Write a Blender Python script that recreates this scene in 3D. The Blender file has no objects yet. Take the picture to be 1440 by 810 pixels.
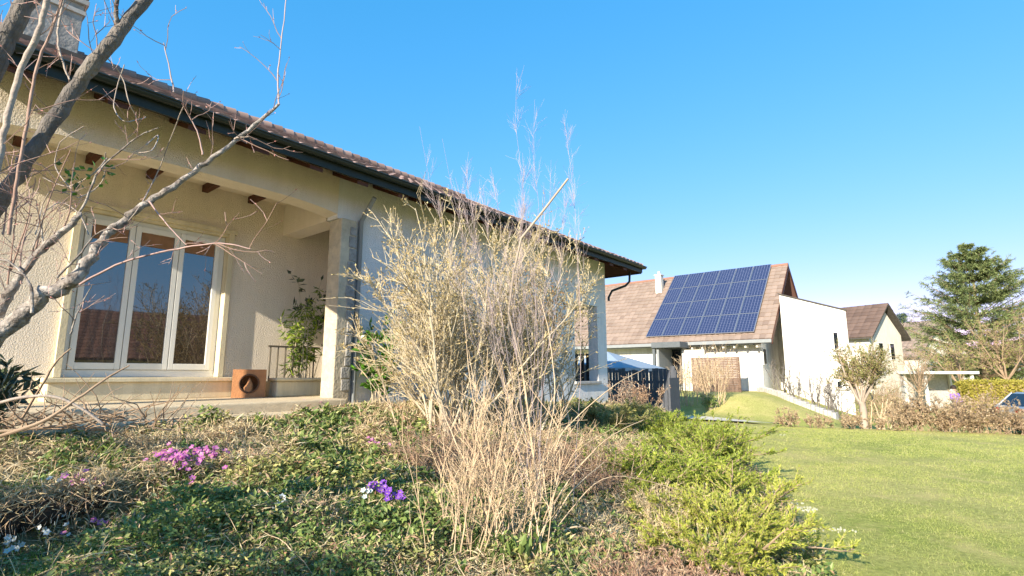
import bpy, math, random
import numpy as np
from mathutils import Vector, Matrix

S = bpy.context.scene
COL = S.collection
R = math.radians

# ---------------------------------------------------------------- camera
EYE = 1.6
PITCH = R(9.36)
FPX = 740.0                       # focal length in photo pixels (1440 wide)
cam_d = bpy.data.cameras.new('camera')
cam = bpy.data.objects.new('camera', cam_d)
COL.objects.link(cam)
cam.location = (0, 0, EYE)
cam.rotation_euler = (R(90) + PITCH, 0, 0)
cam_d.sensor_width = 36
cam_d.lens = 36 * FPX / 1440
cam_d.clip_start = 0.05
cam_d.clip_end = 3000
S.camera = cam
S.render.resolution_x = 1024
S.render.resolution_y = 576

# ---------------------------------------------------------------- light
SUN_AZ = 212.4                    # bearing of the sun, clockwise from +Y
SUN_EL = 23.6
w = bpy.data.worlds.new('World')
S.world = w
w.use_nodes = True
wn = w.node_tree.nodes
wl = w.node_tree.links
wn.clear()
wo = wn.new('ShaderNodeOutputWorld')
wb = wn.new('ShaderNodeBackground')
sky = wn.new('ShaderNodeTexSky')
sky.sky_type = 'NISHITA'
sky.sun_disc = False
sky.sun_elevation = R(SUN_EL)
sky.sun_rotation = R(SUN_AZ)
sky.altitude = 300
sky.air_density = 1.0
sky.dust_density = 0.1
sky.ozone_density = 2.2
wb.inputs['Strength'].default_value = 0.15
# grade the sky per channel towards the photograph's cyan-blue
sp0 = wn.new('ShaderNodeSeparateColor'); cm0 = wn.new('ShaderNodeCombineColor')
wl.new(sky.outputs[0], sp0.inputs[0])
for ch, (pw_, gn) in enumerate(((1.3, .235), (.52, .775), (.40, 1.36))):
    p_ = wn.new('ShaderNodeMath'); p_.operation = 'POWER'; p_.inputs[1].default_value = pw_
    g_ = wn.new('ShaderNodeMath'); g_.operation = 'MULTIPLY'; g_.inputs[1].default_value = gn
    wl.new(sp0.outputs[ch], p_.inputs[0]); wl.new(p_.outputs[0], g_.inputs[0]); wl.new(g_.outputs[0], cm0.inputs[ch])
wl.new(cm0.outputs[0], wb.inputs[0])
wl.new(wb.outputs[0], wo.inputs[0])
sd = bpy.data.lights.new('sun', 'SUN')
sd.energy = 3.4
sd.angle = R(0.5)
sd.color = (1.0, 0.88, 0.70)
sun = bpy.data.objects.new('sun', sd)
COL.objects.link(sun)
az, el = R(SUN_AZ), R(SUN_EL)
to_sun = Vector((math.sin(az) * math.cos(el), math.cos(az) * math.cos(el), math.sin(el)))
sun.rotation_euler = to_sun.to_track_quat('Z', 'Y').to_euler()
S.view_settings.view_transform = 'Standard'
S.view_settings.look = 'None'
S.view_settings.exposure = 1.70
S.view_settings.gamma = 1.0
S.view_settings.use_curve_mapping = False
S.cycles.max_bounces = 6
S.cycles.transparent_max_bounces = 8
S.cycles.use_adaptive_sampling = True

# ---------------------------------------------------------------- materials
def srgb(r, g, b):
    return tuple(((c / 255) / 12.92 if c / 255 <= .04045 else (((c / 255) + .055) / 1.055) ** 2.4) for c in (r, g, b)) + (1,)

def new_mat(name):
    m = bpy.data.materials.new(name)
    m.use_nodes = True
    nt = m.node_tree
    b = nt.nodes['Principled BSDF']
    return m, nt, b

def mat(name, c, rough=0.7, c2=None, scale=4.0, bump=0.0, bscale=40.0, spec=0.3, metal=0.0, detail=4.0, stretch=None, streak=0):
    """solid colour with soft procedural variation between c and c2 and an optional noise bump"""
    m, nt, b = new_mat(name)
    N, L = nt.nodes, nt.links
    b.inputs['Roughness'].default_value = rough
    b.inputs['Specular IOR Level'].default_value = spec
    b.inputs['Metallic'].default_value = metal
    tc = N.new('ShaderNodeTexCoord')
    src = tc.outputs['Object']
    if stretch:
        mp = N.new('ShaderNodeMapping')
        mp.inputs['Scale'].default_value = stretch
        L.new(src, mp.inputs[0]); src = mp.outputs[0]
    c = tuple(c[:3]) + (1,)
    if c2:
        n = N.new('ShaderNodeTexNoise')
        n.inputs['Scale'].default_value = scale
        n.inputs['Detail'].default_value = detail
        n.inputs['Roughness'].default_value = .65
        L.new(src, n.inputs['Vector'])
        cr = N.new('ShaderNodeValToRGB')
        cr.color_ramp.elements[0].position = .32
        cr.color_ramp.elements[1].position = .68
        cr.color_ramp.elements[0].color = c
        cr.color_ramp.elements[1].color = tuple(c2[:3]) + (1,)
        L.new(n.outputs['Fac'], cr.inputs[0])
        L.new(cr.outputs[0], b.inputs['Base Color'])
        if streak:
            mp2 = N.new('ShaderNodeMapping'); mp2.inputs['Scale'].default_value = (2.2, 2.2, .28)
            L.new(tc.outputs['Object'], mp2.inputs[0])
            n3 = N.new('ShaderNodeTexNoise'); n3.inputs['Scale'].default_value = 2.0; n3.inputs['Detail'].default_value = 7; n3.inputs['Roughness'].default_value = .7
            L.new(mp2.outputs[0], n3.inputs['Vector'])
            c3 = N.new('ShaderNodeValToRGB'); c3.color_ramp.elements[0].position = .38; c3.color_ramp.elements[1].position = .60
            c3.color_ramp.elements[0].color = (1-streak, 1-streak, 1-streak*1.1, 1); c3.color_ramp.elements[1].color = (1, 1, 1, 1)
            L.new(n3.outputs['Fac'], c3.inputs[0])
            ml = N.new('ShaderNodeMix'); ml.data_type = 'RGBA'; ml.blend_type = 'MULTIPLY'; ml.inputs['Factor'].default_value = 1
            L.new(cr.outputs[0], ml.inputs['A']); L.new(c3.outputs[0], ml.inputs['B']); L.new(ml.outputs['Result'], b.inputs['Base Color'])
    else:
        b.inputs['Base Color'].default_value = c
    if bump:
        n2 = N.new('ShaderNodeTexNoise')
        n2.inputs['Scale'].default_value = bscale
        n2.inputs['Detail'].default_value = 5
        L.new(src, n2.inputs['Vector'])
        bp = N.new('ShaderNodeBump')
        bp.inputs['Strength'].default_value = bump
        bp.inputs['Distance'].default_value = .02
        L.new(n2.outputs['Fac'], bp.inputs['Height'])
        L.new(bp.outputs[0], b.inputs['Normal'])
    return m

def leaf_mat(name, cols, rough=0.55, trans=0.35, spec=0.25):
    """every leaf (mesh island) takes its own colour from the ramp"""
    m, nt, b = new_mat(name)
    N, L = nt.nodes, nt.links
    g = N.new('ShaderNodeNewGeometry')
    cr = N.new('ShaderNodeValToRGB')
    els = cr.color_ramp.elements
    while len(els) < len(cols):
        els.new(0.5)
    for i, c in enumerate(cols):
        els[i].position = i / max(1, len(cols) - 1)
        els[i].color = tuple(c[:3]) + (1,)
    L.new(g.outputs['Random Per Island'], cr.inputs[0])
    L.new(cr.outputs[0], b.inputs['Base Color'])
    b.inputs['Roughness'].default_value = rough
    b.inputs['Specular IOR Level'].default_value = spec
    if trans:
        t = N.new('ShaderNodeBsdfTranslucent')
        L.new(cr.outputs[0], t.inputs[0])
        mx = N.new('ShaderNodeMixShader')
        mx.inputs[0].default_value = trans
        L.new(b.outputs[0], mx.inputs[1]); L.new(t.outputs[0], mx.inputs[2])
        L.new(mx.outputs[0], N['Material Output'].inputs[0])
    return m

def glass_mat(name, c, ior=2.0, rough=0.02):
    m, nt, b = new_mat(name)
    b.inputs['Base Color'].default_value = tuple(c) + (1,)
    b.inputs['Roughness'].default_value = rough
    b.inputs['IOR'].default_value = ior
    b.inputs['Specular IOR Level'].default_value = 0.5
    N, L = nt.nodes, nt.links
    n = N.new('ShaderNodeTexNoise'); n.inputs['Scale'].default_value = 1.2
    bp = N.new('ShaderNodeBump'); bp.inputs['Strength'].default_value = .04; bp.inputs['Distance'].default_value = .02
    tc = N.new('ShaderNodeTexCoord'); L.new(tc.outputs['Object'], n.inputs['Vector'])
    L.new(n.outputs['Fac'], bp.inputs['Height']); L.new(bp.outputs[0], b.inputs['Normal'])
    return m

M = {}
M['stucco'] = mat('stucco', (.80, .71, .59), .9, (.77, .68, .56), 1.1, bump=.9, bscale=55, spec=.1, streak=.07)
M['stucco_white'] = mat('stucco_white', (.76, .75, .74), .9, (.70, .70, .70), 1.3, bump=.6, bscale=55, spec=.1, streak=.12)
M['cream'] = mat('cream', (.74, .66, .47), .8, (.68, .60, .42), 2, bump=.2, spec=.15, streak=.2)
M['pillar_stone'] = mat('pillar_stone', (.60, .52, .38), .9, (.40, .35, .27), 6, bump=.8, bscale=22, spec=.1)
M['quoin'] = mat('quoin', (.38, .37, .35), .9, (.22, .21, .2), 9, bump=.9, bscale=30, spec=.1)
M['slab'] = mat('slab', (.68, .57, .40), .85, (.50, .42, .30), 5, bump=.5, bscale=40, spec=.15, stretch=(1, 3, 3))
M['brown_wood'] = mat('brown_wood', (.10, .035, .018), .6, (.06, .022, .012), 9, spec=.2)
M['fascia'] = mat('fascia', (.014, .022, .02), .5, (.022, .03, .027), 5, spec=.3)
M['gutter'] = mat('gutter', (.014, .022, .02), .4, spec=.4)
M['soffit'] = mat('soffit', (.74, .66, .54), .85, (.70, .62, .50), 3, spec=.1)
M['tile'] = leaf_mat('tile', [(.22, .145, .12), (.31, .21, .175), (.40, .28, .24), (.17, .115, .10)], .85, 0, .15)
M['tile_pale'] = leaf_mat('tile_pale', [(.23, .178, .145), (.26, .20, .162), (.29, .225, .185), (.20, .15, .122)], .9, 0, .1)
M['tile_brown'] = leaf_mat('tile_brown', [(.24, .13, .10), (.28, .16, .12), (.20, .11, .085)], .9, 0, .1)
M['tile_dark'] = leaf_mat('tile_dark', [(.135, .095, .078), (.16, .112, .092), (.115, .08, .066)], .9, 0, .1)
M['concrete'] = mat('concrete', (.36, .35, .33), .9, (.22, .21, .20), 7, bump=.6, bscale=25, spec=.1)
M['concrete_pale'] = mat('concrete_pale', (.50, .48, .45), .9, (.33, .32, .30), 8, spec=.1)
M['dark_band'] = mat('dark_band', (.05, .045, .04), .8, (.09, .08, .07), 6)
M['pvc'] = mat('pvc', (.76, .76, .72), .4, (.72, .72, .68), 3, spec=.4)
M['glass'] = glass_mat('glass', (.030, .022, .018), 2.4)
M['glass_dark'] = glass_mat('glass_dark', (.012, .016, .022), 1.6)
M['shutter'] = mat('shutter', (.28, .15, .08), .7, (.22, .12, .06), 8)
M['white_wall'] = mat('white_wall', (.80, .79, .76), .85, (.68, .67, .63), .55, bump=.3, detail=8, spec=.1, streak=.22)
M['cream_wall'] = mat('cream_wall', (.74, .70, .62), .85, (.68, .64, .56), .8, spec=.1, streak=.15)
M['grey_metal'] = mat('grey_metal', (.09, .105, .115), .6, (.12, .135, .145), 4, spec=.3)
M['grey_panel'] = mat('grey_panel', (.26, .28, .29), .7, (.22, .24, .25), 4)
M['dark_metal'] = mat('dark_metal', (.018, .018, .022), .5, spec=.4)
M['rail'] = mat('rail', (.10, .085, .06), .6, spec=.3)
M['terracotta'] = mat('terracotta', (.48, .23, .10), .8, (.38, .17, .075), 8, bump=.3)
M['terracotta_dark'] = mat('terracotta_dark', (.16, .085, .045), .8, (.10, .05, .03), 10)
M['black_hole'] = mat('black_hole', (.012, .01, .008), .9)
M['fence_grey'] = mat('fence_grey', (.06, .066, .082), .8, (.10, .108, .125), 5, stretch=(6, 6, 1))  # board colour darkened to hold the shade the bungalow casts there
M['trellis'] = mat('trellis', (.20, .13, .095), .8, (.15, .10, .07), 8)
M['path'] = mat('path', (.62, .56, .46), .9, (.52, .47, .38), 5, bump=.3)
M['asphalt'] = mat('asphalt', (.20, .19, .18), .9, (.26, .25, .23), 3)
M['log'] = mat('log', (.045, .03, .02), .9, (.09, .06, .04), 8, bump=1, bscale=30, stretch=(1, 6, 6))
M['bark'] = mat('bark', (.10, .09, .085), .8, (.23, .205, .18), 9, bump=1.0, bscale=60, spec=.2, stretch=(1, 1, .5))
M['bark_lichen'] = mat('bark_lichen', (.07, .055, .05), .85, (.46, .42, .38), 18, bump=1.0, bscale=35, spec=.15)
M['bark_pale'] = mat('bark_pale', (.40, .34, .28), .7, (.28, .23, .20), 20, bump=.4)
M['twig_red'] = mat('twig_red', (.24, .15, .12), .7, (.36, .25, .20), 12)
M['twig_pink'] = mat('twig_pink', (.44, .31, .28), .7, (.30, .20, .18), 12)
M['bud_pink'] = leaf_mat('bud_pink', [(.45, .16, .15), (.55, .28, .24), (.30, .12, .10)], .6, .2)
M['twig_lilac'] = mat('twig_lilac', (.34, .27, .28), .7, (.46, .38, .37), 5)
M['wood_forsythia'] = mat('wood_forsythia', (.42, .36, .26), .8, (.54, .47, .35), 6)
M['twig_forsythia'] = mat('twig_forsythia', (.54, .47, .33), .75, (.38, .32, .22), 5)
M['bud_yellow'] = leaf_mat('bud_yellow', [(.60, .48, .21), (.52, .41, .18), (.40, .31, .15), (.66, .55, .30), (.28, .20, .11)], .7, .25)
M['leaf_dead'] = leaf_mat('leaf_dead', [(.30, .17, .08), (.42, .26, .13), (.22, .12, .06), (.5, .36, .2)], .8, .3)
M['straw_cane'] = mat('straw_cane', (.60, .47, .31), .75, (.40, .29, .19), 9)
M['rust_stalk'] = leaf_mat('rust_stalk', [(.38, .23, .15), (.50, .36, .24), (.24, .14, .10), (.60, .46, .32), (.14, .09, .07), (.46, .26, .17)], .85, .15)
M['straw'] = leaf_mat('straw', [(.66, .54, .32), (.50, .40, .23), (.74, .64, .42), (.34, .25, .15), (.58, .42, .27)], .8, .25)
M['ivy'] = leaf_mat('ivy', [(.10, .17, .05), (.18, .26, .07), (.28, .36, .10), (.05, .10, .035), (.44, .46, .17)], .45, .3, .35)
M['olive_leaf'] = leaf_mat('olive_leaf', [(.34, .34, .11), (.22, .25, .08), (.44, .42, .15), (.56, .50, .22), (.14, .15, .06)], .6, .3)
M['blade'] = leaf_mat('blade', [(.10, .20, .03), (.16, .27, .05), (.07, .14, .025), (.25, .33, .08)], .5, .4)
M['lawn_blade'] = leaf_mat('lawn_blade', [(.35, .41, .10), (.43, .47, .13), (.52, .52, .18), (.27, .34, .08), (.66, .60, .30)], .6, .35)
M['juniper'] = leaf_mat('juniper', [(.28, .35, .04), (.38, .45, .06), (.16, .24, .03), (.50, .55, .12), (.08, .14, .02)], .6, .3)
M['juniper_gold'] = leaf_mat('juniper_gold', [(.40, .44, .06), (.52, .52, .10), (.30, .36, .05), (.58, .58, .16), (.18, .24, .03)], .6, .35)
M['laurel'] = leaf_mat('laurel', [(.03, .10, .015), (.06, .17, .02), (.13, .30, .03), (.02, .05, .012)], .25, .25, .5)
M['bamboo_leaf'] = leaf_mat('bamboo_leaf', [(.20, .30, .03), (.32, .40, .05), (.10, .18, .03), (.06, .11, .03)], .45, .4)
M['dark_leaf'] = leaf_mat('dark_leaf', [(.03, .05, .035), (.05, .075, .045), (.10, .13, .06), (.02, .035, .03)], .4, .2, .4)
M['needle'] = leaf_mat('needle', [(.17, .23, .09), (.23, .29, .11), (.30, .36, .14), (.09, .13, .06), (.38, .42, .18)], .7, .2)
M['needle_blue'] = leaf_mat('needle_blue', [(.14, .20, .20), (.10, .15, .16)], .7, .2)
M['hedge_gold'] = leaf_mat('hedge_gold', [(.36, .33, .05), (.44, .38, .07), (.28, .26, .04), (.50, .42, .12)], .7, .25)
M['beech'] = leaf_mat('beech', [(.38, .27, .16), (.50, .38, .23), (.28, .20, .12), (.60, .49, .33), (.22, .16, .10)], .8, .3)
M['moss_leaf'] = leaf_mat('moss_leaf', [(.26, .28, .08), (.20, .23, .07), (.34, .33, .12), (.30, .22, .12)], .8, .3)
M['brown_twig'] = mat('brown_twig', (.26, .18, .12), .8, (.38, .28, .19), 2)
M['grey_twig'] = mat('grey_twig', (.40, .33, .26), .8, (.30, .25, .21), 3)
M['petal_pink'] = leaf_mat('petal_pink', [(.50, .13, .42), (.62, .25, .55), (.42, .09, .38), (.72, .42, .62)], .5, .4)
M['petal_violet'] = leaf_mat('petal_violet', [(.22, .07, .55), (.32, .12, .62), (.16, .05, .42)], .5, .4)
M['petal_white'] = leaf_mat('petal_white', [(.72, .80, .82), (.80, .84, .84), (.62, .70, .72)], .5, .4)
M['petal_yellow'] = leaf_mat('petal_yellow', [(.75, .62, .05), (.8, .7, .1)], .5, .3)
M['solar_cell'] = None
M['skin'] = mat('skin', (.55, .36, .27), .6)
M['hair'] = mat('hair', (.03, .02, .015), .7)
M['jacket'] = mat('jacket', (.30, .16, .62), .8, (.24, .12, .52), 8)
M['trousers'] = mat('trousers', (.05, .05, .07), .8)
M['car_paint'] = mat('car_paint', (.42, .45, .48), .3, metal=.6, spec=.5)
M['rubber'] = mat('rubber', (.02, .02, .02), .8)
M['alloy'] = mat('alloy', (.5, .5, .5), .35, metal=.8)
M['tail_red'] = mat('tail_red', (.35, .02, .02), .3)
M['snow'] = mat('snow', (.42, .42, .33), .9, (.30, .31, .22), 20, bump=.3)

def solar_material():
    m, nt, b = new_mat('solar_cell')
    N, L = nt.nodes, nt.links
    tc = N.new('ShaderNodeTexCoord')
    sp = N.new('ShaderNodeSeparateXYZ'); L.new(tc.outputs['UV'], sp.inputs[0])
    def grid(out, k, width):
        a = N.new('ShaderNodeMath'); a.operation = 'MULTIPLY'; a.inputs[1].default_value = k; L.new(out, a.inputs[0])
        f = N.new('ShaderNodeMath'); f.operation = 'FRACT'; L.new(a.outputs[0], f.inputs[0])
        g = N.new('ShaderNodeMath'); g.operation = 'LESS_THAN'; g.inputs[1].default_value = width; L.new(f.outputs[0], g.inputs[0])
        return g.outputs[0]
    mx = N.new('ShaderNodeMath'); mx.operation = 'MAXIMUM'
    L.new(grid(sp.outputs[0], 6, .09), mx.inputs[0]); L.new(grid(sp.outputs[1], 10, .05), mx.inputs[1])
    c = N.new('ShaderNodeMix'); c.data_type = 'RGBA'
    c.inputs['A'].default_value = (.024, .034, .085, 1); c.inputs['B'].default_value = (.16, .18, .27, 1)
    L.new(mx.outputs[0], c.inputs['Factor'])
    L.new(c.outputs['Result'], b.inputs['Base Color'])
    b.inputs['Roughness'].default_value = .18
    b.inputs['IOR'].default_value = 1.5
    return m
M['solar_cell'] = solar_material()

def lawn_material():
    m, nt, b = new_mat('lawn')
    N, L = nt.nodes, nt.links
    tc = N.new('ShaderNodeTexCoord')
    def noise(sc, det=5):
        n = N.new('ShaderNodeTexNoise'); n.inputs['Scale'].default_value = sc; n.inputs['Detail'].default_value = det
        n.inputs['Roughness'].default_value = .7
        L.new(tc.outputs['Object'], n.inputs['Vector']); return n.outputs['Fac']
    r1 = N.new('ShaderNodeValToRGB'); e = r1.color_ramp.elements
    e[0].position = .35; e[0].color = (.31, .36, .085, 1)
    e[1].position = .68; e[1].color = (.56, .50, .20, 1)
    L.new(noise(.28, 6), r1.inputs[0])
    r2 = N.new('ShaderNodeValToRGB'); e = r2.color_ramp.elements
    e[0].position = .3; e[0].color = (.55, .55, .5, 1)
    e[1].position = .75; e[1].color = (1.25, 1.2, 1.2, 1)
    L.new(noise(18, 6), r2.inputs[0])
    mx = N.new('ShaderNodeMix'); mx.data_type = 'RGBA'; mx.blend_type = 'MULTIPLY'; mx.inputs['Factor'].default_value = 1
    L.new(r1.outputs[0], mx.inputs['A']); L.new(r2.outputs[0], mx.inputs['B'])
    r3 = N.new('ShaderNodeValToRGB'); e = r3.color_ramp.elements
    e[0].position = .50; e[0].color = (0, 0, 0, 1); e[1].position = .74; e[1].color = (.9, .9, .9, 1)
    L.new(noise(1.3, 8), r3.inputs[0])
    m2 = N.new('ShaderNodeMix'); m2.data_type = 'RGBA'
    L.new(r3.outputs[0], m2.inputs['Factor'])
    L.new(mx.outputs['Result'], m2.inputs['A']); m2.inputs['B'].default_value = (.58, .47, .20, 1)
    L.new(m2.outputs['Result'], b.inputs['Base Color'])
    b.inputs['Roughness'].default_value = .9
    b.inputs['Specular IOR Level'].default_value = .1
    bp = N.new('ShaderNodeBump'); bp.inputs['Strength'].default_value = .8; bp.inputs['Distance'].default_value = .03
    L.new(noise(60, 4), bp.inputs['Height']); L.new(bp.outputs[0], b.inputs['Normal'])
    return m
M['lawn'] = lawn_material()
M['soil'] = mat('soil', (.09, .065, .035), .95, (.20, .16, .08), 6, bump=1, bscale=30, spec=.05)

# ---------------------------------------------------------------- mesh building
class MB:
    def __init__(s):
        s.V = []; s.F = []; s.n = 0; s.MI = []; s.UV = {}
    def add(s, V, F, mi=0):
        V = np.asarray(V, float).reshape(-1, 3)
        F = np.asarray(F, int)
        s.V.append(V); s.F.append(F + s.n); s.MI.append(np.full(len(F), mi)); s.n += len(V)
        return s
    def box(s, a, b, mi=0):
        x0, y0, z0 = a; x1, y1, z1 = b
        x0, x1 = sorted((x0, x1)); y0, y1 = sorted((y0, y1)); z0, z1 = sorted((z0, z1))
        V = [(x0,y0,z0),(x1,y0,z0),(x1,y1,z0),(x0,y1,z0),(x0,y0,z1),(x1,y0,z1),(x1,y1,z1),(x0,y1,z1)]
        F = [(0,3,2,1),(4,5,6,7),(0,1,5,4),(1,2,6,5),(2,3,7,6),(3,0,4,7)]
        return s.add(V, F, mi)
    def poly(s, pts, mi=0):
        return s.add(pts, [list(range(len(pts)))], mi)
    def prism(s, pts, vec, mi=0):
        """closed polygon pts extruded by vec"""
        p = np.asarray(pts, float); n = len(p)
        q = p + np.asarray(vec, float)
        s.add(np.vstack([p, q]), [(i, (i+1) % n, n + (i+1) % n, n + i) for i in range(n)], mi)
        s.add(p, [list(range(n))[::-1]], mi); s.add(q, [list(range(n))], mi)
        return s
    def hexa(s, bot, top, mi=0):
        V = list(bot) + list(top)
        F = [(0,3,2,1),(4,5,6,7),(0,1,5,4),(1,2,6,5),(2,3,7,6),(3,0,4,7)]
        return s.add(V, F, mi)
    def sticks(s, P0, P1, r0, r1, n=3, mi=0):
        P0 = np.asarray(P0, float).reshape(-1, 3); P1 = np.asarray(P1, float).reshape(-1, 3)
        k = len(P0)
        if not k: return s
        r0 = np.broadcast_to(np.asarray(r0, float), (k,)); r1 = np.broadcast_to(np.asarray(r1, float), (k,))
        d = P1 - P0; L = np.linalg.norm(d, axis=1, keepdims=True) + 1e-9; d = d / L
        up = np.where(np.abs(d[:, 2:3]) > .9, [[1., 0, 0]], [[0, 0, 1.]])
        a = np.cross(d, up); a /= np.linalg.norm(a, axis=1, keepdims=True); b = np.cross(d, a)
        V = np.zeros((k, 2 * n, 3))
        for i in range(n):
            t = 2 * math.pi * i / n
            o = a * math.cos(t) + b * math.sin(t)
            V[:, i] = P0 + o * r0[:, None]; V[:, n + i] = P1 + o * r1[:, None]
        base = (np.arange(k) * 2 * n)[:, None, None]
        f = np.array([(i, (i+1) % n, n + (i+1) % n, n + i) for i in range(n)])[None]
        s.add(V.reshape(-1, 3), (base + f).reshape(-1, 4), mi)
        return s
    def tube(s, pts, rad, n=8, mi=0, cap=True):
        p = np.asarray(pts, float); k = len(p)
        rad = np.broadcast_to(np.asarray(rad, float), (k,))
        t = np.gradient(p, axis=0); t /= np.linalg.norm(t, axis=1, keepdims=True) + 1e-9
        u = np.array([0, 0, 1.]) if abs(t[0][2]) < .9 else np.array([1., 0, 0])
        V = []
        for i in range(k):
            u = u - t[i] * (u @ t[i]); u /= np.linalg.norm(u); v = np.cross(t[i], u)
            for j in range(n):
                a = 2 * math.pi * j / n
                V.append(p[i] + (u * math.cos(a) + v * math.sin(a)) * rad[i])
        F = [(i*n+j, i*n+(j+1) % n, (i+1)*n+(j+1) % n, (i+1)*n+j) for i in range(k-1) for j in range(n)]
        s.add(V, F, mi)
        if cap:
            s.add(V[:n], [list(range(n))[::-1]], mi); s.add(V[-n:], [list(range(n))], mi)
        return s
    def leaves(s, P, D, Nn, ln, wd, mi=0, fold=0.0, shape='diamond'):
        """flat leaves: base P, direction D, normal Nn, length ln, width wd"""
        P = np.asarray(P, float); k = len(P)
        if not k: return s
        D = D / (np.linalg.norm(D, axis=1, keepdims=True) + 1e-9)
        W = np.cross(D, Nn); W /= np.linalg.norm(W, axis=1, keepdims=True) + 1e-9
        U = np.cross(W, D)
        ln = np.broadcast_to(np.asarray(ln, float), (k,))[:, None]; wd = np.broadcast_to(np.asarray(wd, float), (k,))[:, None]
        if shape == 'diamond':
            V = np.stack([P, P + D*ln*.45 + W*wd*.5 + U*fold*ln, P + D*ln, P + D*ln*.45 - W*wd*.5 + U*fold*ln], 1)
            F = (np.arange(k) * 4)[:, None] + np.arange(4)[None]
        elif shape == 'tri':
            V = np.stack([P - W*wd*.5, P + W*wd*.5, P + D*ln], 1)
            F = (np.arange(k) * 3)[:, None] + np.arange(3)[None]
        elif shape == 'blade':      # bent blade of grass: quad and tip
            mid = P + D*ln*.55
            tip = P + D*ln*.9 - U*ln*fold + W*0
            V = np.stack([P - W*wd*.5, P + W*wd*.5, mid + W*wd*.4, mid - W*wd*.4, tip], 1)
            b = (np.arange(k) * 5)[:, None]
            s.add(V.reshape(-1, 3), b + np.array([0, 1, 2, 3])[None], mi)
            F = b + np.array([3, 2, 4])[None]
            s.F.append(F + s.n - k*5); s.MI.append(np.full(k, mi))
            return s
        s.add(V.reshape(-1, 3), F, mi)
        return s
    def build(s, name, mats, parent=None, origin=(0, 0, 0), smooth=False, rot=0.0, bevel=0):
        me = bpy.data.meshes.new(name)
        V = np.vstack(s.V) - np.asarray(origin, float)
        lt = []; li = []; mi = []
        for F, m in zip(s.F, s.MI):
            if len(F) == 0: continue
            lt.append(np.full(len(F), F.shape[1])); li.append(F.reshape(-1)); mi.append(m)
        lt = np.concatenate(lt); li = np.concatenate(li); mi = np.concatenate(mi)
        me.vertices.add(len(V)); me.vertices.foreach_set('co', V.reshape(-1).astype(np.float32))
        me.loops.add(len(li)); me.loops.foreach_set('vertex_index', li.astype(np.int32))
        me.polygons.add(len(lt))
        me.polygons.foreach_set('loop_start', np.concatenate([[0], np.cumsum(lt)[:-1]]).astype(np.int32))
        me.polygons.foreach_set('loop_total', lt.astype(np.int32))
        me.polygons.foreach_set('material_index', mi.astype(np.int32))
        me.polygons.foreach_set('use_smooth', np.full(len(lt), bool(smooth)))
        me.update(calc_edges=True)
        me.validate()
        for m in (mats if isinstance(mats, (list, tuple)) else [mats]):
            me.materials.append(M[m] if isinstance(m, str) else m)
        o = bpy.data.objects.new(name, me)
        COL.objects.link(o)
        if parent: o.parent = parent
        elif rot or tuple(origin) != (0, 0, 0):
            o.location = origin
        if bevel:
            bv = o.modifiers.new('bevel', 'BEVEL'); bv.width = bevel; bv.segments = 2; bv.limit_method = 'ANGLE'
        return o

def tag(o, label=None, cat=None, group=None, kind=None):
    if label: o['label'] = label
    if cat: o['category'] = cat
    if group: o['group'] = group
    if kind: o['kind'] = kind
    return o

class Thing:
    """an Empty at the thing's base; parts are given in the frame's own coordinates"""
    def __init__(s, name, label, cat, base=(0, 0, 0), rot=0.0, group=None, frame_origin=(0, 0, 0)):
        e = bpy.data.objects.new(name, None); COL.objects.link(e)
        e.empty_display_size = .2
        s.base = np.array(base, float)
        c, q = math.cos(rot), math.sin(rot)
        fo = frame_origin
        e.location = (fo[0] + c*base[0] - q*base[1], fo[1] + q*base[0] + c*base[1], fo[2] + base[2])
        e.rotation_euler = (0, 0, rot)
        tag(e, label, cat, group); s.e = e
    def part(s, name, mb, mats, parent=None, smooth=False, label=None, bevel=0, kind=None):
        o = mb.build(name, mats, parent or s.e, origin=s.base, smooth=smooth, bevel=bevel)
        if label: o['label'] = label
        if kind: o['kind'] = kind
        return o

def dup(root, loc, rotz=0.0, scale=1.0, label=None):
    r = root.copy(); COL.objects.link(r); r.location = loc; r.rotation_euler = (0, 0, rotz); r.scale = (scale,)*3
    if label: r['label'] = label
    for ch in list(root.children):
        c = ch.copy(); COL.objects.link(c); c.parent = r
        for g in list(ch.children):
            d = g.copy(); COL.objects.link(d); d.parent = c
    return r

# ---------------------------------------------------------------- house frame: x along the facade, y into the house
HROT = R(50.6)
TH = R(39.4)
DV = np.array([math.sin(TH), math.cos(TH)]); NV = np.array([math.cos(TH), -math.sin(TH)])
def HW(s, d, z=0.0):
    return np.array([DV[0]*s - NV[0]*d, DV[1]*s - NV[1]*d, z])

# ---------------------------------------------------------------- terrain
def sst(x, a, b):
    t = np.clip((x - a) / (b - a), 0, 1); return t*t*(3-2*t)
_rt = np.random.RandomState(5).rand(64, 64)
def vnoise(x, y, sc):
    x = np.asarray(x, float) / sc + 100; y = np.asarray(y, float) / sc + 100
    xi = np.floor(x).astype(int); yi = np.floor(y).astype(int); fx = x - xi; fy = y - yi
    fx = fx*fx*(3-2*fx); fy = fy*fy*(3-2*fy)
    g = lambda i, j: _rt[i % 64, j % 64]
    return (g(xi, yi)*(1-fx) + g(xi+1, yi)*fx)*(1-fy) + (g(xi, yi+1)*(1-fx) + g(xi+1, yi+1)*fx)*fy
EY = [-12, -5, 0, 3, 4.5, 7.3, 10.1, 16.7, 19]
EX = [-3, -.5, 1.2, 2.1, 2.55, 3.6, 4.15, 4.9, 4.6]
def edge_x(y): return np.interp(y, EY, EX)
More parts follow.
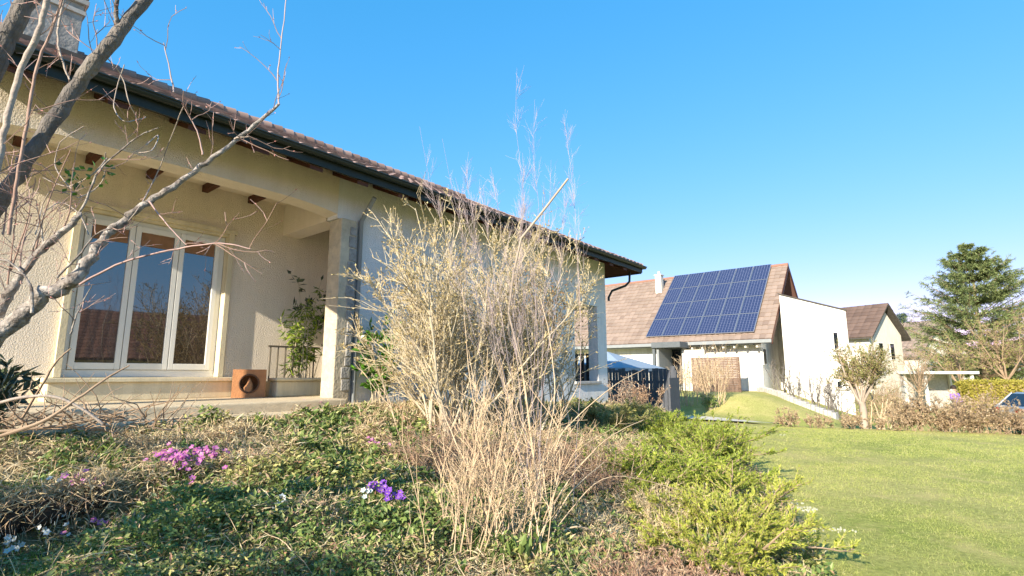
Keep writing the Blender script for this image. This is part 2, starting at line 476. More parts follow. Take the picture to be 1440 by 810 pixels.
def ground(x, y):
    x = np.asarray(x, float); y = np.asarray(y, float)
    s = x*DV[0] + y*DV[1]; wv = x*NV[0] + y*NV[1]
    dE = (edge_x(y) - x) * .93 + .25*(vnoise(x, y, .7) - .5)
    dH = np.maximum(wv + 6.9, 0)
    f = np.clip(dE / (np.maximum(dE, 0) + dH + .01), 0, 1)
    top = np.interp(s, [-5, 6, 13.4, 15.5, 17.5], [1.05, 1.05, .72, .5, 0])
    bed = top * np.where(dE > 0, f, 0)**.85
    bank = .30 * sst(dH, 2.1, 2.3) * sst(-x, 2.1, 2.9) * sst(y, 1.0, 2.0) * sst(-wv, 2.0, 3.2)
    bed = bed - bank
    nP = .48*x + .877*y
    low = -.6 * sst(nP, 19.3, 22.5) * sst(wv, -7.0, -2.5)
    A = np.interp(wv, [-30, -7.0, -6.2, -3.6, -1.5], [.80, .78, .60, -.32, -.62])
    k = sst(s, 21.6, 25.0)
    z = bed + low*(1-k) + A*k
    r = np.hypot(x, y)
    z = z + np.clip((r - 90)/400, 0, 1)**1.2 * 18 * vnoise(x, y, 160) * 1.2
    z = z + .03*(vnoise(x, y, 1.3)-.5) * np.clip(r/6, 0, 1)
    return z
def G(x, y): return float(ground(np.array([x]), np.array([y]))[0])

def axis_coords(lo, hi, d0, far):
    a = list(np.arange(lo, hi + 1e-6, d0)); st = d0; v = hi
    while v < far: st *= 1.18; v += st; a.append(v)
    st = d0; v = lo
    while v > -far: st *= 1.18; v -= st; a.insert(0, v)
    return np.array(a)
def grid_sheet(X, Y, Z):
    ny, nx = X.shape
    V = np.stack([X, Y, Z], -1).reshape(-1, 3)
    i = np.arange((ny-1)*(nx-1)); r_ = i // (nx-1); c_ = i % (nx-1); a = r_*nx + c_
    return MB().add(V, np.stack([a, a+1, a+nx+1, a+nx], 1))
gx = axis_coords(-9, 17, .14, 900); gy = axis_coords(-3, 32, .14, 900)
X, Y = np.meshgrid(gx, gy)
tag(grid_sheet(X, Y, ground(X, Y)).build('lawn', 'lawn', smooth=True), kind='structure')

# planted bed between the lawn edge and the house
vs = np.arange(-4, 18.2, .12)
us = np.linspace(0, 1, 90)
EXv = edge_x(vs)
Yb = np.repeat(vs[:, None], 90, 1)
Xl = EXv[:, None] + 0*Yb
left = np.maximum(-9 + 0*Xl, Xl - 14)
Xb = Xl - .04 + (left - Xl + .04) * us[None]**1.2
sb = Xb*DV[0] + Yb*DV[1]; wbv = Xb*NV[0] + Yb*NV[1]
Zb = ground(Xb, Yb) + .016 + .05*vnoise(Xb, Yb, .25)*np.clip(us*12, 0, 1)[None]
Zb = np.where(wbv < -7.3, Zb - .3, Zb)
tag(grid_sheet(Xb[:, ::-1], Yb[:, ::-1], Zb[:, ::-1]).build('garden_bed', 'soil', smooth=True), kind='structure')

# pale garden path at the foot of the neighbouring plot
def strip(name, pts, width, m, lift=.012, n=60):
    p = np.array(pts, float); t = np.linspace(0, len(p)-1, n)
    x = np.interp(t, range(len(p)), p[:, 0]); y = np.interp(t, range(len(p)), p[:, 1])
    dx = np.gradient(x); dy = np.gradient(y); l = np.hypot(dx, dy)
    cols = []
    for o in np.linspace(-.5, .5, 9):
        X_ = x - dy/l*width*o; Y_ = y + dx/l*width*o
        cols.append(np.stack([X_, Y_, ground(X_, Y_) + lift], -1))
    A = np.stack(cols, 0)
    tag(grid_sheet(A[..., 0], A[..., 1], A[..., 2]).build(name, m, smooth=True), kind='structure')
strip('path', [(5.5, 20.6), (6.4, 20.0), (7.6, 18.9), (8.6, 18.2), (9.2, 17.9)], 1.3, 'path', .07)
strip('road', [(14.5, 19.2), (17, 17.8), (26, 16.5), (40, 15)], 3.4, 'asphalt', .03)

# ---------------------------------------------------------------- tiles
def tiles(mb, o, u, v, n, nu, nv, wt, lt, clip=None, h=.03, rng=None, seg=6):
    """interlocking tiles: o origin, u along the eave, v up the slope, n normal; clip(a, b) -> (lo, hi) limits of a at b"""
    o = np.array(o, float); u = np.array(u, float); v = np.array(v, float); n = np.array(n, float)
    rng = rng or np.random.RandomState(1)
    prof = np.array([h*abs(math.sin(math.pi*(i/seg)))**.7 for i in range(seg+1)])
    for j in range(nv):
        b0 = j*lt; b1 = b0 + lt*1.12
        lo, hi = clip(b0 + lt*.5) if clip else (0, nu*wt)
        for i in range(nu):
            a0 = i*wt; a1 = a0 + wt
            if a1 < lo or a0 > hi: continue
            aa = np.clip(a0 + (a1-a0)*np.arange(seg+1)/seg, lo, hi)
            jit = rng.uniform(-.006, .006)
            r0 = o + aa[:, None]*u + b0*v + (prof + .035 + jit)[:, None]*n
            r1 = o + aa[:, None]*u + b1*v + (prof + .004)[:, None]*n
            rb = o + aa[:, None]*u + b0*v + (prof*0 + .0)[:, None]*n
            V = np.vstack([rb, r0, r1]); k = seg+1
            F = [(q, q+1, k+q+1, k+q) for q in range(seg)] + [(k+q, k+q+1, 2*k+q+1, 2*k+q) for q in range(seg)]
            mb.add(V, F)

# ================================================================ MAIN HOUSE
ZE = 4.56      # underside of the eave
ZG = 4.78      # top of the gutter
RD, RZ = 10.5, 6.68
FL = 1.25      # porch floor
house = Thing('bungalow', 'long cream and white bungalow with brown tiled hip roof, dark gutter and arched porch', 'house', (0, 7.5, 1.0), HROT)
T = house
# walls --------------------------------------------------
wf = MB()
wf.box((-.4, 9.45, .2), (1.61, 9.75, ZE+.2))                 # porch rear wall, left of the window
wf.box((3.77, 9.3, .2), (6.0, 9.75, ZE+.2))
wf.box((-.4, 9.3, .2), (1.61, 9.45, ZE+.2))
wf.box((1.61, 9.3, 3.97), (3.77, 9.75, ZE+.2))
wf.box((1.61, 9.3, .2), (3.77, 9.75, 1.56))
T.part('porch_wall', wf, 'stucco')
# beam with the shallow arch
ab = MB()
xs = np.linspace(-.35, 4.62, 40)
def arch_z(x):
    t = (x - 2.5) / 2.3
    return 4.29 - .13*abs(t)**5
lo = [(x, 0, arch_z(x)) for x in xs]
for a, b in zip(lo[:-1], lo[1:]):
    ab.hexa([(a[0], 7.5, a[2]), (b[0], 7.5, b[2]), (b[0], 7.85, b[2]), (a[0], 7.85, a[2])],
            [(a[0], 7.5, ZE+.34), (b[0], 7.5, ZE+.34), (b[0], 7.85, ZE+.42), (a[0], 7.85, ZE+.42)])
T.part('arch_beam', ab, 'stucco')
T.part('side_beam', MB().box((4.62, 7.85, 4.145), (4.95, 9.3, ZE+.2)), 'stucco')
pl = MB().box((4.655, 7.42, 1.0), (4.94, 7.78, 4.14))
pil = T.part('pillar', pl, 'pillar_stone', bevel=.015)
T.part('pillar', MB().box((-.75, 7.5, 1.0), (-.352, 7.85, ZE+.3)), 'pillar_stone', bevel=.015)
qb = MB(); rg = np.random.RandomState(3)
z = 1.35
while z < 4.0:
    h_ = rg.uniform(.14, .24)
    wd = rg.uniform(.09, .17)
    qb.box((4.94 - wd, 7.405, z), (4.945, 7.60 + rg.uniform(-.06, .06), z + h_ - .02)); z += h_
T.part('quoin_stones', qb, 'quoin', parent=pil, bevel=.01)
# facade right of the porch, with the corner loggia opening
fw = MB()
fw.box((4.62, 7.5, 4.145), (4.97, 7.8, ZE+.34)); fw.box((4.97, 7.5, .3), (11.72, 7.8, ZE+.34))
fw.box((11.72, 7.5, 3.5), (12.90, 7.8, ZE+.34))
fw.box((11.72, 7.5, .3), (12.90, 7.8, 1.36))
fw.box((12.90, 7.5, .3), (13.40, 7.8, ZE+.34))
fw.box((13.1, 7.8, .3), (13.40, 9.9, 1.36)); fw.box((13.1, 7.8, 3.5), (13.40, 9.9, ZE+.30))
fw.box((13.1, 9.9, .3), (13.4, 13.9, ZE+.30))
fw.box((11.42, 7.8, .3), (11.72, 9.9, ZE+.06)); fw.box((11.72, 9.9, .3), (13.1, 10.1, ZE+.06))
fw.box((-.4, 13.6, .3), (13.4, 13.9, ZE+.06))
fw.box((5.7, 7.8, .3), (6.0, 9.3, ZE+.06))
fw.box((-.4, 9.75, .3), (-.1, 13.6, ZE+.06))
T.part('outer_wall', fw, 'stucco_white')
gp = MB(); gp.prism([(-.4, 7.86, ZE+.43), (-.4, 13.59, ZE+.43), (-.4, 10.5, RZ-.25)], (.3, 0, 0)); T.part('gable_wall', gp, 'stucco')
T.part('loggia_sill', MB().box((11.68, 7.44, 1.36), (12.96, 7.86, 1.43)), 'concrete_pale', bevel=.008)
T.part('loggia_floor', MB().box((11.72, 7.8, .8), (13.1, 9.9, .9)), 'slab')
rl = MB()
for k in range(9):
    y_ = 7.95 + k*.21
    rl.box((13.2, y_, 1.36), (13.24, y_+.13, 2.15))
rl.box((13.18, 7.85, 2.15), (13.26, 9.8, 2.2))
T.part('loggia_railing', rl, 'dark_metal')
T.part('porch_ceiling', MB().box((-.35, 7.85, 4.72), (4.62, 9.3, 4.78)).box((4.95, 7.8, 4.72), (5.7, 9.3, 4.78)), 'soffit')
for x in (.15, .92, 1.69, 2.44, 3.24, 3.99):
    T.part('joist', MB().box((x-.045, 8.80, 4.60), (x+.045, 9.295, 4.715)), 'brown_wood')
# terrace
T.part('terrace_slab', MB().box((-.8, 6.9, 1.07), (4.58, 9.3, FL)).box((4.58, 7.1, 1.04), (5.4, 7.42, 1.16)), 'slab', bevel=.02)
T.part('terrace_step', MB().box((-.8, 6.55, .80), (4.2, 6.9, 1.12)), 'slab', bevel=.02)
T.part('window_plinth', MB().box((1.5, 8.85, FL), (3.82, 9.3, 1.50)).box((1.45, 8.80, 1.50), (3.87, 9.3, 1.56)), 'cream', bevel=.01)
# french window
fr = MB()
fx0, fx1, fz0, fz1, fy = 1.69, 3.68, 1.62, 3.86, 9.42
fr.box((fx0, fy, 1.565), (fx1, fy+.09, fz0+.05)); fr.box((fx0, fy, fz1), (fx1, fy+.09, fz1+.07))
fr.box((fx0, fy, fz0+.05), (fx0+.08, fy+.09, fz1)); fr.box((fx1-.08, fy, fz0+.05), (fx1, fy+.09, fz1))
wnd = T.part('french_window', fr, 'pvc', bevel=.006)
wsp = (fx1 - fx0 - .16) / 3
for k in range(3):
    a = fx0 + .08 + k*wsp; b = a + wsp; lf = MB(); t_ = .075
    lf.box((a+.004, fy-.03, fz0+.055), (a+t_, fy+.05, fz1-.005)); lf.box((b-t_, fy-.03, fz0+.055), (b-.004, fy+.05, fz1-.005))
    lf.box((a+t_, fy-.03, fz0+.055), (b-t_, fy+.05, fz0+.15)); lf.box((a+t_, fy-.03, fz1-.09), (b-t_, fy+.05, fz1-.005))
    T.part('casement', lf, 'pvc', parent=wnd, bevel=.006)
    T.part('pane', MB().box((a+t_, fy-.002, fz0+.15), (b-t_, fy+.012, fz1-.09)), 'glass', parent=wnd)
    T.part('pleated_blind', MB().box((a+t_+.01, fy-.01, fz1-.30), (b-t_-.01, fy-.004, fz1-.092)), 'shutter', parent=wnd)  # brown strip across the top of each pane, just before the glass
T.part('window_surround', MB().box((fx0-.08, 9.24, 1.565), (fx0-.0, 9.42, 3.97)).box((fx1, 9.24, 1.565), (fx1+.08, 9.42, 3.97))
       .box((fx0, 9.30, 3.93), (fx1, 9.42, 3.97)).box((fx0-.12, 9.24, 3.97), (fx1+.12, 9.298, 4.04)), 'cream', bevel=.004)
# planter wall and railing at the right end of the porch
T.part('planter_wall', MB().box((4.18, 8.25, FL), (5.3, 8.45, 1.50)).box((4.15, 8.20, 1.50), (5.32, 8.50, 1.55)).box((4.18, 8.45, FL), (4.34, 9.3, 1.5)), 'cream', bevel=.02)
rr = MB()
for k in range(7):
    xx = 4.22 + k*.13
    rr.sticks([(xx, 8.62, 1.45)], [(xx, 8.62, 2.05)], .012, .012, 6)
rr.box((4.18, 8.605, 2.05), (5.1, 8.635, 2.08))
T.part('porch_railing', rr, 'rail')
# roof --------------------------------------------------
vz = (RZ - ZG) / (RD - 6.7); vl = math.hypot(1, vz)
rv = np.array([0, 1, vz]) / vl; rn = np.array([0, -vz, 1]) / vl
XL = -.05
rb = MB()
E0 = 6.72; E1 = 2*RD - E0; zt = ZG - .02
def slab_roof(mb, pts):
    p = np.array(pts, float); mb.prism(p - [0, 0, .16], (0, 0, .14))
slab_roof(rb, [(XL, E0+.06, zt+.03), (14.22, E0+.06, zt+.03), (14.28 - (RD-E0), RD, RZ), (XL, RD, RZ)])
slab_roof(rb, [(XL, E1, zt), (XL, RD, RZ), (14.28 - (RD-E0), RD, RZ), (14.28, E1, zt)])
slab_roof(rb, [(14.22, E0+.06, zt), (14.22, E1, zt), (14.28 - (RD-E0), RD, RZ)])
roof = T.part('roof', rb, 'tile_brown')
tm = MB(); SL = (RD - E0) * vl
tiles(tm, (XL, E0-.02, zt), (1, 0, 0), rv, rn, 66, 14, .22, SL/13.6, clip=lambda b: (0, 14.33 - b/vl), rng=np.random.RandomState(2), h=.032)
T.part('roof_tiles', tm, 'tile', parent=roof)
rc = MB()
for k in range(44):
    x0 = XL + k*.24
    if x0 > 10.4: break
    rc.tube([(x0, RD, RZ+.03), (x0+.26, RD, RZ+.045)], [.10, .115], 10)
ph = np.array([10.45, RD, RZ+.03]); pe = np.array([14.25, E0, zt+.05])
for k in range(21):
    rc.tube([pe + (ph-pe)*k/21 - [0, 0, .04], pe + (ph-pe)*(k+1.1)/21 - [0, 0, .04]], [.08, .065], 8)
T.part('ridge_tiles', rc, 'tile', parent=roof, smooth=True)
# eaves
sf = MB(); k_ = vz*.74
sf.hexa([(XL, 6.765, ZE+.02), (14.235, 6.765, ZE+.02), (13.4, 7.6, ZE+.02+k_), (XL, 7.6, ZE+.02+k_)], [(XL, 6.765, ZE+.04), (14.235, 6.765, ZE+.04), (13.4, 7.6, ZE+.04+k_), (XL, 7.6, ZE+.04+k_)])
sf.hexa([(14.235, 6.765, ZE+.02), (14.235, 14.2, ZE+.02), (13.4, 14.2, ZE+.02+k_), (13.4, 7.6, ZE+.02+k_)], [(14.235, 6.765, ZE+.04), (14.235, 14.2, ZE+.04), (13.4, 14.2, ZE+.04+k_), (13.4, 7.6, ZE+.04+k_)])
T.part('soffit', sf, 'brown_wood')
T.part('fascia_board', MB().box((XL-.02, 6.73, ZE+.02), (14.28, 6.76, ZG-.03)).box((14.24, 6.76, ZE-.01), (14.28, 14.2, ZG-.03)), 'fascia')
gt = MB()
def gutter(mb, p0, p1, r=.075):
    p0 = np.array(p0, float); p1 = np.array(p1, float); d = (p1-p0)/np.linalg.norm(p1-p0); sd_ = np.cross(d, (0, 0, 1))
    angs = np.linspace(-math.pi, 0, 9); V = []
    for p in (p0, p1):
        for a in angs: V.append(p + sd_*math.cos(a)*r + np.array([0, 0, 1])*math.sin(a)*r*1.25)
    for p in (p0, p1):
        for a in angs: V.append(p + sd_*math.cos(a)*(r-.008) + np.array([0, 0, 1])*(math.sin(a)*(r-.008)*1.25))
    k = 9
    F = [(i, i+1, k+i+1, k+i) for i in range(8)] + [(2*k+i, 3*k+i, 3*k+i+1, 2*k+i+1) for i in range(8)]
    F += [(0, k, 3*k, 2*k), (k-1, 3*k-1, 4*k-1, 2*k-1)]
    mb.add(V, F); mb.sticks([p0 + sd_*r], [p1 + sd_*r], .014, .014, 6); mb.sticks([p0 - sd_*r], [p1 - sd_*r], .008, .008, 4)
gutter(gt, (XL-.05, 6.675, ZG-.03), (14.36, 6.675, ZG-.03), .052); gutter(gt, (14.34, 6.65, ZG-.03), (14.34, 14.2, ZG-.03), .052)
T.part('gutter', gt, 'gutter', smooth=True)
for x in list(1.42 + .79*np.arange(-1, 17)):
    if x < 13.9: T.part('rafter_end', MB().hexa([(x-.10, 6.77, ZE-.05), (x+.10, 6.77, ZE-.05), (x+.10, 7.49, ZE+.27), (x-.10, 7.49, ZE+.27)], [(x-.10, 6.77, ZE+.015), (x+.10, 6.77, ZE+.015), (x+.10, 7.49, ZE+.33), (x-.10, 7.49, ZE+.33)]), 'brown_wood')
dp = MB().tube([(14.0, 7.0, ZE+.05), (14.0, 7.02, ZE-.25), (13.9, 7.1, ZE-.38), (13.55, 7.36, ZE-.55), (13.45, 7.42, ZE-.75), (13.45, 7.42, ZE-.85)], .035, 8)
T.part('downpipe', dp, 'gutter', smooth=True)
T.part('downpipe', MB().tube([(5.04, 7.45, 1.0), (5.04, 7.45, ZE-.4), (5.04, 7.1, ZE-.05)], .04, 8), 'grey_panel', smooth=True)
# chimney
cx0, cx1, cy0, cy1 = .84, 1.46, 9.75, 10.35
ch = T.part('chimney', MB().box((cx0, cy0, 6.0), (cx1, cy1, 7.22)), 'concrete', parent=roof, bevel=.01)
cc = MB().box((cx0-.03, cy0-.03, 7.05), (cx1+.03, cy1+.03, 7.12)).box((cx0-.05, cy0-.05, 7.22), (cx1+.05, cy1+.05, 7.30), 0)
cc.box((cx0+.02, cy0+.02, 7.30), (cx1-.02, cy1-.02, 7.36), 1).box((cx0-.05, cy0-.05, 7.36), (cx1+.05, cy1+.05, 7.45))
cc.box((cx0+.02, cy0+.02, 7.45), (cx1-.02, cy1-.02, 7.62), 1).box((cx0-.07, cy0-.07, 7.62), (cx1+.07, cy1+.07, 7.70))
T.part('chimney_cap', cc, ['concrete_pale', 'dark_band'], parent=roof, bevel=.006)
T.part('chimney_flashing', MB().box((cx0-.06, cy0-.08, 6.1), (cx1+.06, cy1+.05, 6.38)), 'dark_band', parent=roof)

# terracotta box with a round hole, standing on the terrace
BXR = R(26)
bc = HW(3.80, 8.37)
tb = Thing('pet_house', 'orange terracotta coloured box with a round dark opening, standing on the porch step', 'ornament', (0, 0, 0), BXR, frame_origin=(bc[0], bc[1], FL+.001))
bx = MB(); hw, hh, hr = .235, .215, .135
n = 32; ang = np.linspace(0, 2*math.pi, n, endpoint=False)
circ = [(hr*math.cos(a), 0, hh + hr*math.sin(a)) for a in ang]
def sq(a):
    c, s_ = math.cos(a), math.sin(a); k = 1/max(abs(c)/hw, abs(s_)/hh); return (c*k, 0, hh + s_*k)
bx.add(circ + [sq(a) for a in ang], [(i, (i+1) % n, n+(i+1) % n, n+i) for i in range(n)])
bx.box((-hw, .001, 0), (-hw+.03, .28, 2*hh)); bx.box((hw-.03, .001, 0), (hw, .28, 2*hh))
bx.box((-hw+.03, .001, 2*hh-.03), (hw-.03, .28, 2*hh)); bx.box((-hw+.03, .001, 0), (hw-.03, .28, .03)); bx.box((-hw+.03, .25, .03), (hw-.03, .28, 2*hh-.03))
tb.part('shell', bx, 'terracotta')
rg_ = MB()
for k in range(n):
    a0, a1 = ang[k], ang[(k+1) % n]
    rg_.sticks([(hr*math.cos(a0), -.006, hh + hr*math.sin(a0))], [(hr*math.cos(a1), -.006, hh + hr*math.sin(a1))], .014, .014, 6)
tb.part('opening_ring', rg_, 'terracotta_dark')
tb.part('carved_figure', MB().tube([(-.02, .06, .03), (-.01, .06, .14), (.01, .06, .2), (0, .06, .30)], [.065, .08, .05, .012], 12), 'terracotta', smooth=True)

# ================================================================ NEIGHBOUR WITH SOLAR PANELS
NB = Thing('solar_house', 'white house with pinkish brown roof carrying a large solar array, behind the lawn', 'house', (28.9, 7.3, .6), HROT)
T = NB
NE0, NEZ, NRD, NRZ, NX0, NX1 = 28.2, 3.36, 33.2, 7.86, 6.6, 20.0
def nq(a, b, c): return (a, b, c)
w1 = MB()
w1.box((28.9, 7.55, -.4), (29.15, 10.95, 3.75)); w1.box((28.9, 12.15, -.4), (29.15, 20, 3.75))
w1.box((28.9, 10.95, 3.1), (29.15, 12.15, 3.75)); w1.box((28.9, 10.95, -.4), (29.15, 12.15, .95))
T.part('front_wall', w1, 'white_wall')
g1 = MB()
g1.prism([(28.9, 7.3, -.4), (37.6, 7.3, -.4), (37.6, 7.3, 3.7), (NRD, 7.3, NRZ-.25), (28.9, 7.3, 3.75)], (0, .25, 0))
T.part('gable_wall', g1, 'white_wall')
T.part('rear_wall', MB().box((37.3, 7.55, -.4), (37.55, 20, 3.5)).prism([(28.9, 20, -.4), (37.6, 20, -.4), (37.6, 20, 3.7), (NRD, 20, NRZ-.25), (28.9, 20, 3.75)], (0, .25, 0)), 'white_wall')
nvz = (NRZ-NEZ)/(NRD-NE0); nl = math.hypot(1, nvz)
rb = MB()
def rp(pts, t=.22):
    p = np.array(pts, float); rb.prism(p - [0, 0, t], (0, 0, t - .02))
rp([(NE0, NX0, NEZ), (NE0, NX1+.4, NEZ), (NRD, NX1+.4, NRZ), (NRD, NX0, NRZ)])
rp([(2*NRD-NE0, NX0, NEZ), (NRD, NX0, NRZ), (NRD, NX1+.4, NRZ), (2*NRD-NE0, NX1+.4, NEZ)])
nroof = T.part('roof', rb, 'tile_brown')
tm = MB(); SLn = (NRD-NE0)*nl
tiles(tm, (NE0, NX0, NEZ), (0, 1, 0), np.array([1, 0, nvz])/nl, np.array([-nvz, 0, 1])/nl, 46, 19, .30, SLn/18.7, clip=lambda b: (0, NX1+.4-NX0), seg=4, h=.03)
T.part('roof_tiles', tm, 'tile_pale', parent=nroof)
T.part('ridge_tiles', MB().tube([(NRD, NX0-.02, NRZ+.02), (NRD, NX1+.4, NRZ+.02)], .12, 8), 'tile_brown', parent=nroof)
T.part('verge_board', MB().prism([(NE0-.05, 6.57, NEZ-.26), (NRD, 6.57, NRZ-.28), (NRD, 6.57, NRZ+.04), (NE0-.05, 6.57, NEZ+.03)], (0, .03, 0))
       .prism([(2*NRD-NE0, 6.57, NEZ-.26), (NRD, 6.57, NRZ-.28), (NRD, 6.57, NRZ+.04), (2*NRD-NE0, 6.57, NEZ+.03)], (0, .03, 0)), 'brown_wood', parent=nroof)
T.part('gutter', MB().box((28.02, 6.6, NEZ-.20), (28.18, 20.4, NEZ-.02)), 'grey_panel', bevel=.02)
T.part('soffit', MB().box((28.2, 7.6, NEZ-.25), (28.9, 20, NEZ-.2)), 'grey_panel')
# the array, 6 by 4
o0 = np.array([28.62, 7.5, 0.]); pv = np.array([1, 0, nvz])/nl; pn = np.array([-nvz, 0, 1])/nl
pw, phh = .985, 1.60
for i in range(6):
    for j in range(4):
        a = NX0 + .85 + i*pw; b = .42 + j*phh
        org = np.array([NE0, 0, NEZ]) + pv*b + pn*.12
        def P_(u_, v_, h_): return org + np.array([0, a+u_, 0]) + pv*v_ + pn*h_
        fm = MB(); fm.hexa([P_(0.01, .01, 0), P_(pw-.01, .01, 0), P_(pw-.01, phh-.01, 0), P_(.01, phh-.01, 0)][::-1],
                           [P_(0.01, .01, .04), P_(pw-.01, .01, .04), P_(pw-.01, phh-.01, .04), P_(.01, phh-.01, .04)][::-1])
        pan = T.part('solar_panel', fm, 'alloy', parent=nroof)
        cm = MB(); e_ = .035
        cm.poly([P_(e_, e_, .045), P_(e_, phh-e_, .045), P_(pw-e_, phh-e_, .045), P_(pw-e_, e_, .045)][::-1])
        # cell sheet is a mesh of the panel itself
        me = pan.data
        bmv = len(me.vertices)
        co = np.zeros(bmv*3, np.float32)
        sheet = cm.build('cells', 'solar_cell', nroof, origin=T.base)
        uvl = sheet.data.uv_layers.new(name='UVMap')
        for q, uv in zip(range(4), [(1, 0), (1, 1), (0, 1), (0, 0)]): uvl.data[q].uv = uv
        # join the sheet into the panel mesh
        import bmesh
        bm = bmesh.new(); bm.from_mesh(me)
        uvb = bm.loops.layers.uv.new('UVMap')
        vsn = [bm.verts.new(v.co) for v in sheet.data.vertices]
        f = bm.faces.new([vsn[l.vertex_index] for l in sheet.data.loops]); f.material_index = 1
        for lp, q in zip(f.loops, range(4)): lp[uvb].uv = [(1, 0), (1, 1), (0, 1), (0, 0)][q]
        bm.to_mesh(me); bm.free(); me.materials.append(M['solar_cell'])
        bpy.data.objects.remove(sheet)
nc = T.part('chimney', MB().box((31.95, 13.8, 6.3), (32.35, 14.2, 7.95)).box((31.90, 13.75, 7.95), (32.40, 14.25, 8.03)), 'cream_wall', parent=nroof, bevel=.02)
T.part('chimney_pot', MB().tube([(32.15, 14, 8.03), (32.15, 14, 8.25)], [.11, .09], 10), 'concrete_pale', parent=nroof)
# entrance: flat grey canopy and glazed door
T.part('porch_canopy', MB().box((26.9, 10.75, 3.02), (28.9, 12.35, 3.32)), 'grey_metal', bevel=.02)
T.part('canopy_post', MB().box((27.0, 12.2, .2), (27.14, 12.34, 3.02)), 'grey_metal')
T.part('canopy_side', MB().box((27.1, 12.02, .4), (28.9, 12.14, 3.02)), 'grey_panel')
dr = T.part('glazed_door', MB().box((28.94, 10.95, .95), (29.02, 11.03, 3.1)).box((28.94, 12.07, .95), (29.02, 12.15, 3.1)).box((28.94, 11.03, 2.98), (29.02, 12.07, 3.1)).box((28.94, 11.03, .95), (29.02, 12.07, 1.1)).box((28.94, 11.5, 1.1), (29.02, 11.58, 2.98)), 'grey_metal')
T.part('pane', MB().box((28.97, 11.03, 1.1), (28.99, 12.07, 2.98)), 'glass_dark', parent=dr)
T.part('door_step', MB().box((28.0, 10.9, .2), (28.9, 12.2, .93)), 'path')
sp_ = MB()
sp_.box((27.6, 9.75, .75), (27.66, 10.95, 2.9))
T.part('windbreak_panel', sp_, 'cream_wall')
for k in range(8):
    y_ = 7.3 + k*.55
    T.part('soffit_bracket', MB().box((28.3, y_, NEZ-.40), (28.88, y_+.09, NEZ-.255)), 'cream_wall')
ww = T.part('gable_window', MB().box((28.98, 7.24, 2.1), (29.5, 7.297, 2.95)), 'pvc')
T.part('pane', MB().box((29.03, 7.225, 2.15), (29.45, 7.238, 2.9)), 'glass_dark', parent=ww)
# bright wing in front of the gable
wg = MB()
wg.hexa([(30, 6.5, -.6), (30, 3.62, -.9), (35.5, 4.75, -.9), (35.5, 6.5, -.6)], [(30, 6.5, 5.74), (30, 3.62, 4.68), (35.5, 4.75, 4.72), (35.5, 6.5, 5.74)])
wg.box((32.5, 6.5, -.6), (35.5, 7.3, 5.0))
T.part('side_wing', wg, 'white_wall')
wr = MB(); wr.hexa([(29.93, 6.56, 5.77), (29.93, 3.55, 4.665), (35.6, 4.70, 4.73), (35.6, 6.56, 5.77)], [(29.93, 6.56, 5.83), (29.93, 3.55, 4.725), (35.6, 4.70, 4.79), (35.6, 6.56, 5.83)])
T.part('wing_roof', wr, 'dark_band')
for (y0, z0, hh_) in ((4.02, 2.82, .85), (4.05, .95, .35)):
    sw = T.part('wing_window', MB().box((29.975, y0, z0), (29.998, y0+.26, z0+hh_)), 'pvc')
    T.part('pane', MB().box((29.962, y0+.03, z0+.03), (29.973, y0+.2, z0+hh_-.03)), 'glass_dark', parent=sw)
    T.part('window_sill', MB().box((29.90, y0-.25, z0-.07), (29.998, y0+.3, z0-.002)), 'concrete_pale')
T.part('base_course', MB().box((28.82, 7.2, -.5), (28.898, 10.9, .82)), 'concrete_pale')

